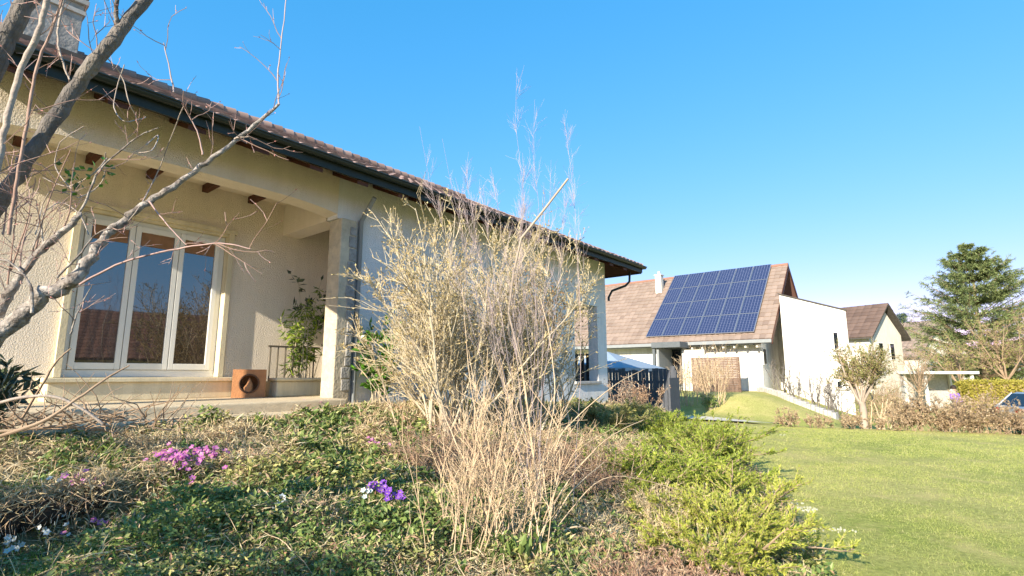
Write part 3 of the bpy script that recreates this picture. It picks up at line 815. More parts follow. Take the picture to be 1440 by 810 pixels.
# generic village house ------------------------------------------------------
def village_house(name, label, x, y, rotdeg, L, W, ez, rz, z0, wall, tile, wins=(), front=(), chim=None, over=.5):
    """ridge runs along local y (0..L), front eave at local x=0, gable at local y=0; wins on the gable: (x, z, w, h)"""
    t = Thing(name, label, 'house', (0, 0, 0), R(rotdeg), frame_origin=(x, y, z0))
    m_ = MB(); m_.box((0, .25, 0), (.25, L, ez)); m_.box((W-.25, .25, 0), (W, L, ez))
    prof = [(0, 0, 0), (W, 0, 0), (W, 0, ez), (W/2, 0, rz-.2), (0, 0, ez)]
    m_.prism(prof, (0, .25, 0)); m_.prism([(a, L, c) for a, b, c in prof], (0, .25, 0))
    t.part('wall', m_, wall)
    k = (rz-ez)/(W/2); zo = ez - over*k; r_ = MB()
    for sgn in (0, 1):
        xe = -over if not sgn else W+over
        p = np.array([(xe, -over, zo), (xe, L+over, zo), (W/2, L+over, rz), (W/2, -over, rz)])
        r_.prism(p, (0, 0, .12))
    ro = t.part('roof', r_, 'dark_band')
    tl = MB(); q = math.hypot(1, k); slen = (W/2+over)*q
    nu = int((L+2*over)/.6)+1; nv = int(slen/.45)
    tiles(tl, (-over, -over, zo+.12), (0, 1, 0), np.array([1, 0, k])/q, np.array([-k, 0, 1])/q, nu, nv, .6, slen/nv, clip=lambda b: (0, L+2*over), seg=3, h=.04)
    tiles(tl, (W+over, L+over, zo+.12), (0, -1, 0), np.array([-1, 0, k])/q, np.array([k, 0, 1])/q, nu, nv, .6, slen/nv, clip=lambda b: (0, L+2*over), seg=3, h=.04)
    t.part('roof_tiles', tl, tile, parent=ro)
    for (a, c, w_, h_) in wins:
        f = t.part('window', MB().box((a, -.03, c), (a+w_, -.002, c+h_)), 'pvc')
        t.part('pane', MB().box((a+.06, -.045, c+.06), (a+w_-.06, -.032, c+h_-.06)), 'glass_dark', parent=f)
    for (b, c, w_, h_) in front:
        f = t.part('window', MB().box((-.03, b, c), (-.002, b+w_, c+h_)), 'pvc')
        t.part('pane', MB().box((-.045, b+.06, c+.06), (-.032, b+w_-.06, c+h_-.06)), 'glass_dark', parent=f)
    if chim:
        a, b, h_ = chim
        t.part('chimney', MB().box((a, b, rz-1), (a+.5, b+.5, rz+h_)).box((a-.06, b-.06, rz+h_), (a+.56, b+.56, rz+h_+.1)), 'cream_wall', parent=ro)
    return t
village_house('cream_gable_house', 'cream house with dark brown roof whose gable shows right of the white wing', 28.7, 42.4, 30, 10, 5.2, 5.5, 7.9, -.6, 'cream_wall', 'tile_dark',
              wins=((1.3, 3.4, .7, 1.4), (3.1, 3.4, .7, 1.4)), front=((2, 3, 1.2, 1.2),))
village_house('distant_house', 'far cream house with pinkish roof half hidden behind the big conifer', 47.5, 62.0, 20, 9, 9, 4.6, 8.6, -.6, 'cream_wall', 'tile_pale',
              wins=((2, 2.0, 1, 1.3), (5.6, 2.0, 1, 1.3)), front=((3, 2, 1.2, 1.3),))
village_house('right_house', 'pale house with brown roof behind the trees at the far right edge', 62.0, 57.0, -15, 12, 9, 4.5, 8.4, -.6, 'cream_wall', 'tile_brown',
              wins=((2, 2.0, 1, 1.3), (5.6, 2.0, 1, 1.3)), front=((3, 2, 1.2, 1.3),))
village_house('opposite_house', 'brown roofed house across the garden, mirrored in the french window', 20.4, -14.2, -24, 19, 10, 3.0, 6.2, -.2, 'cream_wall', 'tile_brown',
              front=((3, 1.0, 1.4, 1.3), (8, 1.0, 1.4, 1.3), (13, 1.0, 1.4, 1.3)))

# white flat-roofed carport ----------------------------------------------------
def gz(x, y): return G(x, y)
cpx, cpy = 27.5, 33.5
cp = Thing('carport', 'white flat roofed carport behind the yellowish hedge', 'carport', (0, 0, 0), R(4), frame_origin=(cpx, cpy, -.6))
cp.part('roof', MB().box((-1.7, 0, 2.25), (2.0, 2.4, 2.42)), 'white_wall')
cp.part('back_wall', MB().box((-1.5, 2.0, 0), (1.8, 2.2, 2.25)), 'concrete_pale')
for a, b in ((-1.5, .2), (1.65, .2), (-1.5, 1.8), (1.65, 1.8)):
    cp.part('post', MB().box((a, b, 0), (a+.14, b+.14, 2.25)), 'white_wall')

# dark board fence and low wall between the plots ----------------------------
fe = Thing('board_fence', 'dark weathered board fence with gaps in front of the white garage wall', 'fence', (19.3, 8.0, 0), HROT)
rg = np.random.RandomState(8)
FX = 17.6
for y_ in (7.22, 9.3, 10.7, 12.1, 13.5):
    fe.part('post', MB().box((FX, y_, -.1), (FX+.09, y_+.09, 1.75)), 'fence_grey')
bd = MB(); y_ = 7.25
while y_ < 13.6:
    wd = rg.uniform(.10, .15); tp = 1.84 + rg.uniform(-.05, .06) + .1*math.sin(y_*1.3)
    bd.box((FX-.03, y_, .30 + rg.uniform(-.03, .03)), (FX-.004, y_+wd, tp)); y_ += wd + rg.uniform(.006, .03)
fe.part('boards', bd, 'fence_grey')
fe.part('rail', MB().box((FX+.002, 7.2, .55), (FX+.045, 13.6, .65)).box((FX+.002, 7.2, 1.3), (FX+.045, 13.6, 1.4)), 'fence_grey')
fe.part('end_panel', MB().box((16.9, 7.16, -.1), (17.7, 7.2, 1.5)), 'fence_grey')
lw = Thing('low_wall', 'low grey stone wall at the foot of the dark board fence', 'wall', (17.3, 7.7, 0), HROT)
sb_ = MB(); rg = np.random.RandomState(9)
for r_ in range(3):
    y_ = 7.7 + (r_ % 2)*.12
    while y_ < 13.4:
        l_ = rg.uniform(.22, .42); sb_.box((17.22 + rg.uniform(-.02, .02), y_, -.1 + r_*.17), (17.5, y_+l_-.015, .06 + r_*.17 - .012)); y_ += l_
lw.part('stones', sb_, 'concrete', bevel=.012)
dg = Thing('green_gate_panel', 'dark green solid panel right of the board fence', 'screen', (22.5, 9.6, 0), HROT)
dg.part('panel', MB().box((21.3, 9.0, .0), (21.36, 10.35, .95)), mat('dark_green', (.02, .06, .04), .7))
dg.part('post', MB().box((21.28, 8.92, -.1), (21.36, 9.0, 1.0)), 'fence_grey')

# pale blue canopy-shaped pyramid on posts between the plots, for an unidentified blue triangle
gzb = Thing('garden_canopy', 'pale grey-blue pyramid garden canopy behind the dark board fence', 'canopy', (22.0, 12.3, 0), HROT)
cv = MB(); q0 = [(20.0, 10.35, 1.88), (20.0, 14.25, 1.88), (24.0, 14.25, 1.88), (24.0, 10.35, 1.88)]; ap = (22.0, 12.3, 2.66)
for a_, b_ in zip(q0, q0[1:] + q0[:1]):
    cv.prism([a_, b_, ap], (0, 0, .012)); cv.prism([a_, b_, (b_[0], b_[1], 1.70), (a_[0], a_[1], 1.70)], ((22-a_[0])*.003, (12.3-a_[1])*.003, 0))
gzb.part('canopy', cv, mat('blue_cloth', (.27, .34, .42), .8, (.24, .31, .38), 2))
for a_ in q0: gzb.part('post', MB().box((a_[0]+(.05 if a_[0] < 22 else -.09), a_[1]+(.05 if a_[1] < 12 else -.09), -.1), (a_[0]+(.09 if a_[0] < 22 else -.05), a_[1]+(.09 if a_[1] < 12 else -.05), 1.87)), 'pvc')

# brown lattice screen ---------------------------------------------------------
la = Thing('lattice_screen', 'brown wooden lattice screen with climbing stems in front of the solar house', 'trellis', (26.6, 7.9, .7), HROT)
lx = 26.6; gl = .55
for y_ in (7.75, 8.85, 10.0):
    la.part('post', MB().box((lx, y_, gl-.1), (lx+.08, y_+.08, 2.45)), 'trellis')
st = MB()
for k in range(22):
    zz = gl + .1 + k*.082; st.box((lx-.02, 7.78, zz), (lx-.004, 10.05, zz+.072))
for k in range(11):
    yy = 7.85 + k*.21; st.box((lx-.04, yy, gl+.1), (lx-.022, yy+.03, 2.40))
la.part('slats', st, 'trellis')

# retaining edge below the knoll
re_ = Thing('retaining_wall', 'low pale stone retaining edge running below the white wing', 'wall', (25, 6.4, .5), HROT)
sb_ = MB(); rg = np.random.RandomState(19)
pts = np.array([(28.4, 7.4), (27.5, 6.6), (26.6, 5.7), (26.2, 4.7), (26.0, 3.8)])
tt = np.linspace(0, 4, 24)
for a, b in zip(tt[:-1], tt[1:]):
    xa, ya = np.interp(a, range(5), pts[:, 0]), np.interp(a, range(5), pts[:, 1]); xb, yb = np.interp(b, range(5), pts[:, 0]), np.interp(b, range(5), pts[:, 1])
    P0 = HW(xa, ya); P1 = HW(xb, yb); zg = G(P0[0], P0[1]); h_ = .22 + rg.uniform(-.03, .03)
    dx, dy = xb-xa, yb-ya; l = math.hypot(dx, dy); nx_, ny_ = dy/l*.14, -dx/l*.14
    q = [(xa+nx_, ya+ny_), (xb-dx*.06+nx_, yb-dy*.06+ny_), (xb-dx*.06-nx_, yb-dy*.06-ny_), (xa-nx_, ya-ny_)]
    sb_.hexa([(u_, v_, zg-.2) for u_, v_ in q], [(u_, v_, zg+h_) for u_, v_ in q])
re_.part('stones', sb_, 'concrete_pale', bevel=.02)

# ---------------------------------------------------------------- car
def build_car():
    cx, cy = 19.0, 20.6; z0 = G(cx, cy) + .03
    c = Thing('parked_car', 'silver blue estate car parked beyond the brown shrubs at the right edge', 'car', (0, 0, 0), R(-12), frame_origin=(cx, cy, z0))
    prof = [(-.05, .35), (-.08, .75), (0, .98), (.12, 1.02), (.42, 1.45), (.7, 1.52), (2.3, 1.52), (2.6, 1.46), (3.25, 1.02), (4.2, .88), (4.42, .7), (4.45, .35)]
    low = [p for p in prof if p[1] <= 1.03]
    b = MB()
    yw = .88
    b.prism([(x_, -yw, z_) for x_, z_ in low], (0, 2*yw, 0))
    ca, cb = .80, .62
    top = [(.12, 1.02), (.42, 1.45), (.7, 1.52), (2.3, 1.52), (2.6, 1.46), (3.25, 1.02)]
    # glasshouse pillars and roof
    b.hexa([(.55, -.64, 1.47), (2.45, -.64, 1.47), (2.45, .64, 1.47), (.55, .64, 1.47)], [(.7, -.60, 1.53), (2.3, -.60, 1.53), (2.3, .60, 1.53), (.7, .60, 1.53)])
    for s_ in (-1, 1):
        b.sticks([(.12, s_*.82, 1.0), (1.2, s_*.84, 1.0), (2.1, s_*.84, 1.0), (3.2, s_*.82, 1.0)], [(.55, s_*.63, 1.5), (1.2, s_*.63, 1.5), (2.0, s_*.63, 1.5), (2.5, s_*.63, 1.5)], .045, .035, 6)
        b.tube([(.9, s_*.58, 1.58), (2.2, s_*.58, 1.58)], .02, 6)
    c.part('body', b, 'car_paint', bevel=.04)
    g = MB()
    g.hexa([(.16, -.80, 1.02), (3.2, -.80, 1.02), (3.2, .80, 1.02), (.16, .80, 1.02)], [(.52, -.615, 1.475), (2.5, -.615, 1.475), (2.5, .615, 1.475), (.52, .615, 1.475)])
    c.part('windows', g, 'glass_dark')
    for wx in (.8, 3.55):
        for s_ in (-1, 1):
            wh = c.part('wheel', MB().tube([(wx, s_*.70, .32), (wx, s_*.72, .32), (wx, s_*.90, .32), (wx, s_*.92, .32)], [.29, .32, .32, .29], 20), 'rubber')
            c.part('rim', MB().tube([(wx, s_*.905, .32), (wx, s_*.93, .32)], [.2, .19], 16), 'alloy', parent=wh)
    for s_ in (-1, 1):
        c.part('tail_light', MB().box((-.10, s_*.6-.12, .72), (-.055, s_*.6+.12, .95)), 'tail_red')
        c.part('headlight', MB().box((4.30, s_*.6-.15, .66), (4.46, s_*.6+.15, .80)), 'pvc')
        c.part('mirror', MB().box((2.75, s_*.9-.08, 1.0), (2.9, s_*.9+.08, 1.13)), 'car_paint')
    c.part('bumper', MB().box((-.16, -.85, .35), (-.085, .85, .6)), 'rubber')
build_car()

# ---------------------------------------------------------------- person
def build_person():
    px, py = 19.3, 23.4; z0 = G(px, py)
    t = Thing('person', 'person in a purple jacket standing behind the brown shrubs', 'person', (0, 0, 0), R(20), frame_origin=(px, py, z0))
    verts = [(0, 0, .95), (0, 0, 1.15), (0, 0, 1.38), (0, 0, 1.48), (0, -.02, 1.56), (0, -.01, 1.66),
             (.18, 0, 1.38), (.25, -.03, 1.12), (.20, -.20, .98), (.14, -.28, 1.0), (-.18, 0, 1.38), (-.25, -.03, 1.12), (-.2, -.2, .98), (-.14, -.28, 1.0),
             (.09, 0, .88), (.10, -.02, .48), (.10, 0, .08), (.10, -.14, .04), (-.09, 0, .88), (-.10, -.01, .48), (-.11, .02, .08), (-.11, -.12, .04)]
    edges = [(0,1),(1,2),(2,3),(3,4),(4,5),(2,6),(6,7),(7,8),(8,9),(2,10),(10,11),(11,12),(12,13),(0,14),(14,15),(15,16),(16,17),(0,18),(18,19),(19,20),(20,21)]
    rad = [.14,.13,.15,.06,.085,.085,.065,.05,.035,.03,.065,.05,.035,.03,.085,.06,.04,.035,.085,.06,.04,.035]
    def skin(name, vs_, es_, rs_, m, par, sub=2):
        me = bpy.data.meshes.new(name); me.from_pydata(vs_, es_, []); me.update()
        o = bpy.data.objects.new(name, me); COL.objects.link(o); o.parent = par
        sk = o.modifiers.new('skin', 'SKIN')
        for i, r_ in enumerate(rs_): me.skin_vertices[0].data[i].radius = (r_, r_*.8)
        me.skin_vertices[0].data[0].use_root = True
        sb = o.modifiers.new('sub', 'SUBSURF'); sb.levels = sub; sb.render_levels = sub
        me.materials.append(M[m]); return o
    bpy_ok = True
    for nm in ('body',):
        me = bpy.data.meshes.new('body'); me.from_pydata(verts, edges, [])
        o = bpy.data.objects.new('body', me); COL.objects.link(o); o.parent = t.e
        o.modifiers.new('skin', 'SKIN')
        if not me.skin_vertices: 
            bpy.context.view_layer.objects.active = o
            bpy_ok = False
    def mk(name, idx, grow, m):
        mp = {v: i for i, v in enumerate(idx)}
        me = bpy.data.meshes.new(name); me.from_pydata([verts[i] for i in idx], [(mp[a], mp[b]) for a, b in edges if a in mp and b in mp], [])
        o = bpy.data.objects.new(name, me); COL.objects.link(o); o.parent = t.e
        if m is None: return o
        o.modifiers.new('skin', 'SKIN')
        if len(me.skin_vertices):
            for k_, i in enumerate(idx): me.skin_vertices[0].data[k_].radius = (rad[i]+grow, rad[i]*.8+grow)
            me.skin_vertices[0].data[0].use_root = True
        sb = o.modifiers.new('sub', 'SUBSURF'); sb.levels = 2; sb.render_levels = 2
        me.materials.append(M[m]); return o
    bpy.data.objects.remove(o)
    mk('body', list(range(22)), 0, 'skin')
    mk('jacket', [0, 1, 2, 6, 7, 8, 10, 11, 12], .028, 'jacket')
    mk('trousers', [0, 14, 15, 16, 18, 19, 20], .018, 'trousers')
    hb = MB(); n1, n2 = 8, 12; V = []; F = []
    for i in range(n1+1):
        a = math.pi*.62*i/n1
        for j in range(n2):
            b = 2*math.pi*j/n2; V.append((.105*math.sin(a)*math.cos(b), .012 + .115*math.sin(a)*math.sin(b), 1.655 + .125*math.cos(a)))
    F = [(i*n2+j, i*n2+(j+1) % n2, (i+1)*n2+(j+1) % n2, (i+1)*n2+j) for i in range(n1) for j in range(n2)]
    hb.add(V, F); t.part('hair', hb, 'hair', smooth=True)
build_person()

# ================================================================ VEGETATION
def unit(v): return v / (np.linalg.norm(v, axis=-1, keepdims=True) + 1e-9)
def grow(P, D, L, nseg, wander, up, rs):
    """polylines (N, nseg+1, 3)"""
    P = np.array(P, float); D = unit(np.array(D, float)); out = [P.copy()]
    st = (np.asarray(L, float) / nseg)[:, None]
    for i in range(nseg):
        D = unit(D + rs.normal(0, wander, P.shape) + np.array([0, 0, up]))
        P = P + D*st; out.append(P.copy())
    return np.stack(out, 1)
def at(poly, t):
    n = poly.shape[1]-1; f = np.clip(t*n, 0, n-1e-4); i = f.astype(int); r = (f-i)[:, None]
    k = np.arange(len(poly)); a = poly[k, i]; b = poly[k, i+1]
    return a*(1-r)+b*r, unit(b-a)
def spawn(poly, k, t0, t1, ang, rs, jit=.25):
    N = len(poly); idx = np.repeat(np.arange(N), k); t = rs.uniform(t0, t1, N*k)
    p, d = at(poly[idx], t)
    q = unit(rs.normal(0, 1, p.shape)); q = unit(q - d*(q*d).sum(1, keepdims=True))
    a = (ang + rs.normal(0, jit, N*k))[:, None]
    return p, d*np.cos(a) + q*np.sin(a), t, idx
def add_poly(mb, poly, r0, r1, n=3, mi=0):
    N, k, _ = poly.shape
    r0 = np.broadcast_to(np.asarray(r0, float), (N,)); r1 = np.broadcast_to(np.asarray(r1, float), (N,))
    for i in range(k-1):
        a = i/(k-1); b = (i+1)/(k-1)
        mb.sticks(poly[:, i], poly[:, i+1], r0*(1-a)+r1*a, r0*(1-b)+r1*b, n, mi)
def scatter_leaves(mb, poly, k, ln, wd, rs, t0=.1, mi=0, ang=.8, shape='diamond', fold=0.08, droop=0):
    p, d, t, idx = spawn(poly, k, t0, 1, ang, rs)
    if droop: d = unit(d + [0, 0, -droop])
    nn = unit(rs.normal(0, 1, p.shape) + [0, 0, .6])
    mb.leaves(p, d, nn, ln*rs.uniform(.6, 1.3, len(p)), wd*rs.uniform(.7, 1.3, len(p)), mi, fold, shape)
def ring_dirs(n, tilt0, tilt1, rs, az0=0, az1=2*math.pi):
    a = rs.uniform(az0, az1, n); t = rs.uniform(tilt0, tilt1, n)
    return np.stack([np.sin(t)*np.cos(a), np.sin(t)*np.sin(a), np.cos(t)], 1)
def plant(name, label, cat, x, y, group=None, z=None):
    z = G(x, y) if z is None else z
    e = bpy.data.objects.new(name, None); COL.objects.link(e); e.location = (x, y, z)
    tag(e, label, cat, group)
    e['_b'] = 0; del e['_b']
    return e, np.array([x, y, z], float)
def pp(name, mb, mats, e, b, smooth=False, kind=None):
    o = mb.build(name, mats, e, origin=b, smooth=smooth)
    if kind: o['kind'] = kind
    return o

def ray_pt(u, v, y):
    q = (405-v)/FPX; r = np.array([(u-720)/FPX, math.cos(PITCH)-q*math.sin(PITCH), math.sin(PITCH)+q*math.cos(PITCH)])
    return r*(y/r[1]) + [0, 0, EYE]
def on_ground(u, v):
    q = (405-v)/FPX; r = np.array([(u-720)/FPX, math.cos(PITCH)-q*math.sin(PITCH), math.sin(PITCH)+q*math.cos(PITCH)])
    t = 1.2
    while t < 60:
        p = r*t
        if p[2]+EYE < G(p[0], p[1]): break
        t += .04
    return r[0]*t, r[1]*t

# ---- large budding shrubs in front of the facade --------------------------------
def big_shrub(label, x, y, n, h, tilt, seed, lean=(0, 0), twig='twig_forsythia', bud='bud_yellow', kb=3, dens=1.0, group=None, hv=.25):
    e, b = plant('budding_shrub', label, 'shrub', x, y, group)
    rs = np.random.RandomState(seed)
    base = b + np.stack([rs.normal(0, .16, n), rs.normal(0, .16, n), np.full(n, -.05)], 1)
    a_ = rs.uniform(0, 2*math.pi, n); t_ = tilt*rs.rand(n)**.6
    D = np.stack([np.sin(t_)*np.cos(a_), np.sin(t_)*np.sin(a_), np.cos(t_)], 1) + [lean[0], lean[1], 0]
    L = h*rs.uniform(1-hv*1.6, 1.05, n)
    st = grow(base, D, L, 9, .085, .015, rs)
    m = MB(); add_poly(m, st, rs.uniform(.012, .024, n), .004, 5); pp('stem', m, 'wood_forsythia', e, b, kind='stuff')
    k1 = int(15*dens)
    p, d, t, i = spawn(st, k1, .22, 1, .55, rs)
    l1 = L[i]*.34*(1.15-t*.75)*rs.uniform(.5, 1.3, len(t))
    s1 = grow(p, d, l1, 4, .13, .05, rs)
    m = MB(); add_poly(m, s1, .0058, .0025, 3)
    p, d, t, i2 = spawn(s1, 6, .15, 1, .6, rs)
    l2 = l1[i2]*.42*rs.uniform(.4, 1.3, len(t))
    s2 = grow(p, d, l2, 2, .15, .08, rs)
    add_poly(m, s2, .0034, .0016, 3)
    pp('twigs', m, twig, e, b, kind='stuff')
    m = MB()
    scatter_leaves(m, s2, kb, .036, .018, rs, ang=.5)
    scatter_leaves(m, s1, 7, .038, .019, rs, ang=.5)
    pp('buds', m, bud, e, b, kind='stuff')
    return e, b, st
e1, b1, _ = big_shrub('large pale yellow budding shrub nearest the stone pillar, hiding the facade', -.76, 7.1, 44, 3.1, .53, 21, lean=(.0, 0), dens=1.15)
e2, b2, _ = big_shrub('second tall yellow-brown budding shrub, to the right of the one by the pillar', .0, 8.2, 32, 2.95, .48, 22, lean=(.05, 0), kb=3)
e3, b3, _ = big_shrub('thinner brown twiggy shrub with a clump of dead leaves, near the loggia', .62, 9.2, 13, 2.3, .36, 25, kb=2, dens=.8)
rs = np.random.RandomState(4)
m = MB(); c = ray_pt(768, 445, 9.5); N_ = 900
P = c + rs.normal(0, 1, (N_, 3))*[.22, .25, .40]
m.leaves(P, rs.normal(0, 1, (N_, 3)) + [0, 0, -.6], rs.normal(0, 1, (N_, 3)), .07*rs.uniform(.6, 1.3, N_), .04, 0, .1)
pp('dead_leaves', m, 'leaf_dead', e3, b3, kind='stuff')

# tall bare sapling with fine lilac tips and a cut grey limb
e, b = plant('bare_sapling', 'tall bare sapling with fine lilac twigs and a cut grey limb above the shrubs', 'tree', .22, 4.75)
rs = np.random.RandomState(31)
tr = grow(b[None], [[-.05, 0, 1]], [1.5], 6, .04, .05, rs)
m = MB(); add_poly(m, tr, .012, .008, 8); pp('trunk', m, 'straw_cane', e, b, smooth=True)
tips = [(590, 178, 8.6), (622, 195, 8.8), (727, 95, 8.9), (752, 140, 9.1), (792, 160, 9.3), (655, 225, 8.7), (775, 225, 9.2), (800, 268, 9.2), (690, 235, 9.0), (728, 245, 9.1), (640, 250, 8.6), (735, 215, 9.0), (680, 260, 8.8), (745, 262, 9.1)]
L0 = []
for (u_, v_, y_) in tips:
    tip = ray_pt(u_, v_, y_*.5 + .15); s0 = b + [rs.normal(0, .10), rs.normal(0, .08), 0]
    t = np.linspace(0, 1, 8)[:, None]
    mid = s0*(1-t) + tip*t; mid[:, :2] += ((t*(1-t))*rs.normal(0, .35, 2)); mid[1:-1] += rs.normal(0, .014, (6, 3)); mid[1:-1, 2:] += (t*(1-t))[1:-1]*.2
    L0.append(mid)
L0 = np.array(L0); m = MB(); add_poly(m, L0, .0026, .0008, 4)
p, d, t, i = spawn(L0, 24, .38, .95, .45, rs); s1 = grow(p, d, .42*(1.2-t)*rs.uniform(.5, 1.3, len(t)), 4, .09, .12, rs); add_poly(m, s1, .0010, .0006, 3)
p, d, t, i = spawn(s1, 6, .1, 1, .5, rs); s2 = grow(p, d, .13*rs.uniform(.4, 1.3, len(t)), 2, .1, .1, rs); add_poly(m, s2, .0007, .0005, 3)
pp('twigs', m, 'twig_lilac', e, b, kind='stuff')
cl = np.array([tr[0, 5], ray_pt(715, 440, 4.7), ray_pt(722, 385, 4.65), ray_pt(733, 335, 4.6), ray_pt(765, 295, 4.55), ray_pt(799, 251, 4.5)])
pp('cut_limb', MB().tube(cl, [.008, .009, .010, .0105, .0105, .0095], 8), 'grey_twig', e, b, smooth=True)

# ---- foreground pale cane shrub --------------------------------------------------
def traced(mb, pts, r, mi=0, n=8, sub=6, rs=None, wob=.004):
    """smooth tube through 3-D points"""
    p = np.array(pts, float); k = len(p); t = np.linspace(0, k-1, (k-1)*sub+1); out = []
    for q in t:
        i = min(int(q), k-2); f = q-i
        p0 = p[max(i-1, 0)]; p1 = p[i]; p2 = p[i+1]; p3 = p[min(i+2, k-1)]
        out.append(.5*((2*p1)+(-p0+p2)*f+(2*p0-5*p1+4*p2-p3)*f*f+(-p0+3*p1-3*p2+p3)*f**3))
    out = np.array(out); rr = np.interp(t, range(k), np.broadcast_to(r, (k,)))
    if rs is not None:
        out = out + rs.normal(0, wob, out.shape)*np.clip(rr[:, None]/.03, .3, 1); rr = rr*rs.uniform(.92, 1.10, len(rr))
    mb.tube(out, rr, n, mi)
    return out
gx0, gy0 = on_ground(700, 800)
e, b = plant('cane_shrub', 'straw coloured bare cane shrub fanning up in the centre foreground', 'shrub', gx0, gy0+.1)
rs = np.random.RandomState(41); n = 40
base = b + np.stack([rs.normal(0, .19, n), rs.normal(0, .12, n), np.full(n, -.04)], 1)
D = ring_dirs(n, .0, .50, rs); D[:, 0] += .10; L = rs.uniform(.4, 1.3, n)
st = grow(base, D, L, 8, .06, .03, rs)
m = MB(); add_poly(m, st, rs.uniform(.003, .0065, n), .0016, 5)
p, d, t, i = spawn(st, 7, .25, 1, .5, rs); s1 = grow(p, d, .40*rs.uniform(.3, 1.2, len(t)), 4, .12, .02, rs); add_poly(m, s1, .003, .0013, 3)
p, d, t, i = spawn(s1, 4, .1, 1, .6, rs); s2 = grow(p, d, .12*rs.uniform(.3, 1.2, len(t)), 2, .15, 0, rs); add_poly(m, s2, .0016, .001, 3)
pp('canes', m, 'straw_cane', e, b, kind='stuff')
m = MB()
y0 = gy0 + .1
for pts, r in [
    ([(690, 800), (676, 700), (640, 620), (606, 540), (575, 470)], .009), ([(700, 800), (690, 660), (665, 560), (655, 470), (650, 400)], .008),
    ([(735, 800), (760, 660), (780, 560), (772, 470), (760, 420)], .009), ([(740, 800), (790, 690), (850, 620), (905, 590)], .009),
    ([(755, 790), (800, 720), (860, 670), (960, 690)], .007), ([(720, 800), (745, 700), (790, 610), (860, 545), (905, 520)], .009),
    ([(750, 810), (770, 750), (805, 690), (850, 650)], .012), ([(770, 810), (790, 750), (830, 745), (880, 790)], .012)]:
    q = [ray_pt(u_, v_, y0 + rs.uniform(-.1, .1) + .25*k) for k, (u_, v_) in enumerate(pts)]
    traced(m, q, np.linspace(r*.75, r*.28, len(q)), rs=rs, n=6)
pp('thick_canes', m, 'straw_cane', e, b, smooth=True, kind='stuff')
m = MB(); P = b + np.stack([rs.normal(.12, .09, 26), rs.normal(-.1, .06, 26), rs.uniform(0, .12, 26)], 1)
m.leaves(P, rs.normal(0, .5, (26, 3)) + [0, -.2, 1], rs.normal(0, 1, (26, 3)), .10, .055, 0, .12)
pp('leaves', m, 'ivy', e, b, kind='stuff')

# ---- rusty dry perennials --------------------------------------------------------
def dry_clump(label, x, y, n, h, sx, sy, seed, mats='rust_stalk', name='dry_perennials', group=None, tilt=.9):
    e, b = plant(name, label, 'plant', x, y, group)
    rs = np.random.RandomState(seed)
    px_ = x + rs.uniform(-1, 1, n)*sx; py_ = y + rs.uniform(-1, 1, n)*sy
    k_ = ((px_-x)/sx)**2 + ((py_-y)/sy)**2 < 1; px_, py_ = px_[k_], py_[k_]; n = len(px_)
    B = np.stack([px_, py_, ground(px_, py_)], 1)
    st = grow(B, ring_dirs(n, 0, tilt, rs), h*rs.uniform(.3, 1.2, n)*(.5+vnoise(px_, py_, .3)), 4, .22, -.02, rs)
    m = MB(); add_poly(m, st, .0028, .0012, 3)
    p, d, t, i = spawn(st, 5, .2, 1, .9, rs); s1 = grow(p, d, h*.3*rs.uniform(.3, 1.2, len(t)), 3, .25, -.05, rs); add_poly(m, s1, .0018, .001, 3)
    scatter_leaves(m, s1, 4, .034, .006, rs, ang=.6)
    m.build('stalks', mats, e, origin=b)['kind'] = 'stuff'
    return e
dry_clump('rust brown mass of dry stalks directly behind the pale canes', -.30, 5.6, 700, .5, .85, .7, 51)
dry_clump('rust brown dry fern clump right of the pale canes', .62, 5.7, 420, .55, .5, .6, 52)
dry_clump('reddish low twiggy shrub at the bottom edge right of centre', 1.0, 3.45, 700, .24, .52, .42, 53)
dry_clump('pale brown tangle of dry stems in front of the golden juniper', 1.55, 4.75, 700, .28, .5, .7, 54, mats='straw')

# ---- junipers ---------------------------------------------------------------------
def juniper(label, x, y, rad, h, seed, m='juniper', nb=46, group='low junipers along the lawn edge', sx=1.0, sy=1.0, fs=1.0):
    e, b = plant('juniper', label, 'juniper', x, y, group)
    rs = np.random.RandomState(seed)
    base = b + np.stack([rs.normal(0, .10, nb), rs.normal(0, .1, nb), np.full(nb, .02)], 1)
    D = ring_dirs(nb, .65, 1.45, rs); D[:, 0] *= sx; D[:, 1] *= sy
    L = rad*rs.uniform(.45, 1.0, nb)*np.hypot(D[:, 0], D[:, 1]).clip(.3)
    D[:, 2] *= h/rad*1.7
    st = grow(base, D, L, 6, .10, -.015, rs)
    gz_ = ground(st[..., 0], st[..., 1]); st[..., 2] = np.maximum(st[..., 2], gz_ + .06)
    w_ = MB(); add_poly(w_, st, .011, .003, 4)
    m_ = MB()
    p, d, t, i = spawn(st, 22, .14, 1, .7, rs, .2)
    d[:, 2] = np.abs(d[:, 2])*.35 + .10
    l1 = rad*.30*(1.15-.6*t)*rs.uniform(.5, 1.2, len(t))
    s1 = grow(p, d, l1, 4, .10, .03, rs)
    add_poly(w_, s1, .0035, .0015, 3)
    pp('branches', w_, 'brown_twig', e, b, kind='stuff')
    # feathery flat sprays
    p, d, t, i = spawn(s1, int(26/fs), .08, 1, .6, rs, .2)
    nn = unit(rs.normal(0, .5, p.shape) + [0, 0, 1])
    m_.leaves(p, d + [0, 0, .06], nn, rs.uniform(.03, .07, len(p))*fs, rs.uniform(.011, .020, len(p))*fs, 0, .04)
    pp('foliage', m_, m, e, b, kind='stuff')
    return e
juniper('small bright green juniper at the far end of the bed near the dark fence', 3.55, 13.4, .85, .42, 61, nb=34)
juniper('juniper with layered sprays, second from the dark fence', 3.1, 10.7, 1.2, .55, 62, nb=42)
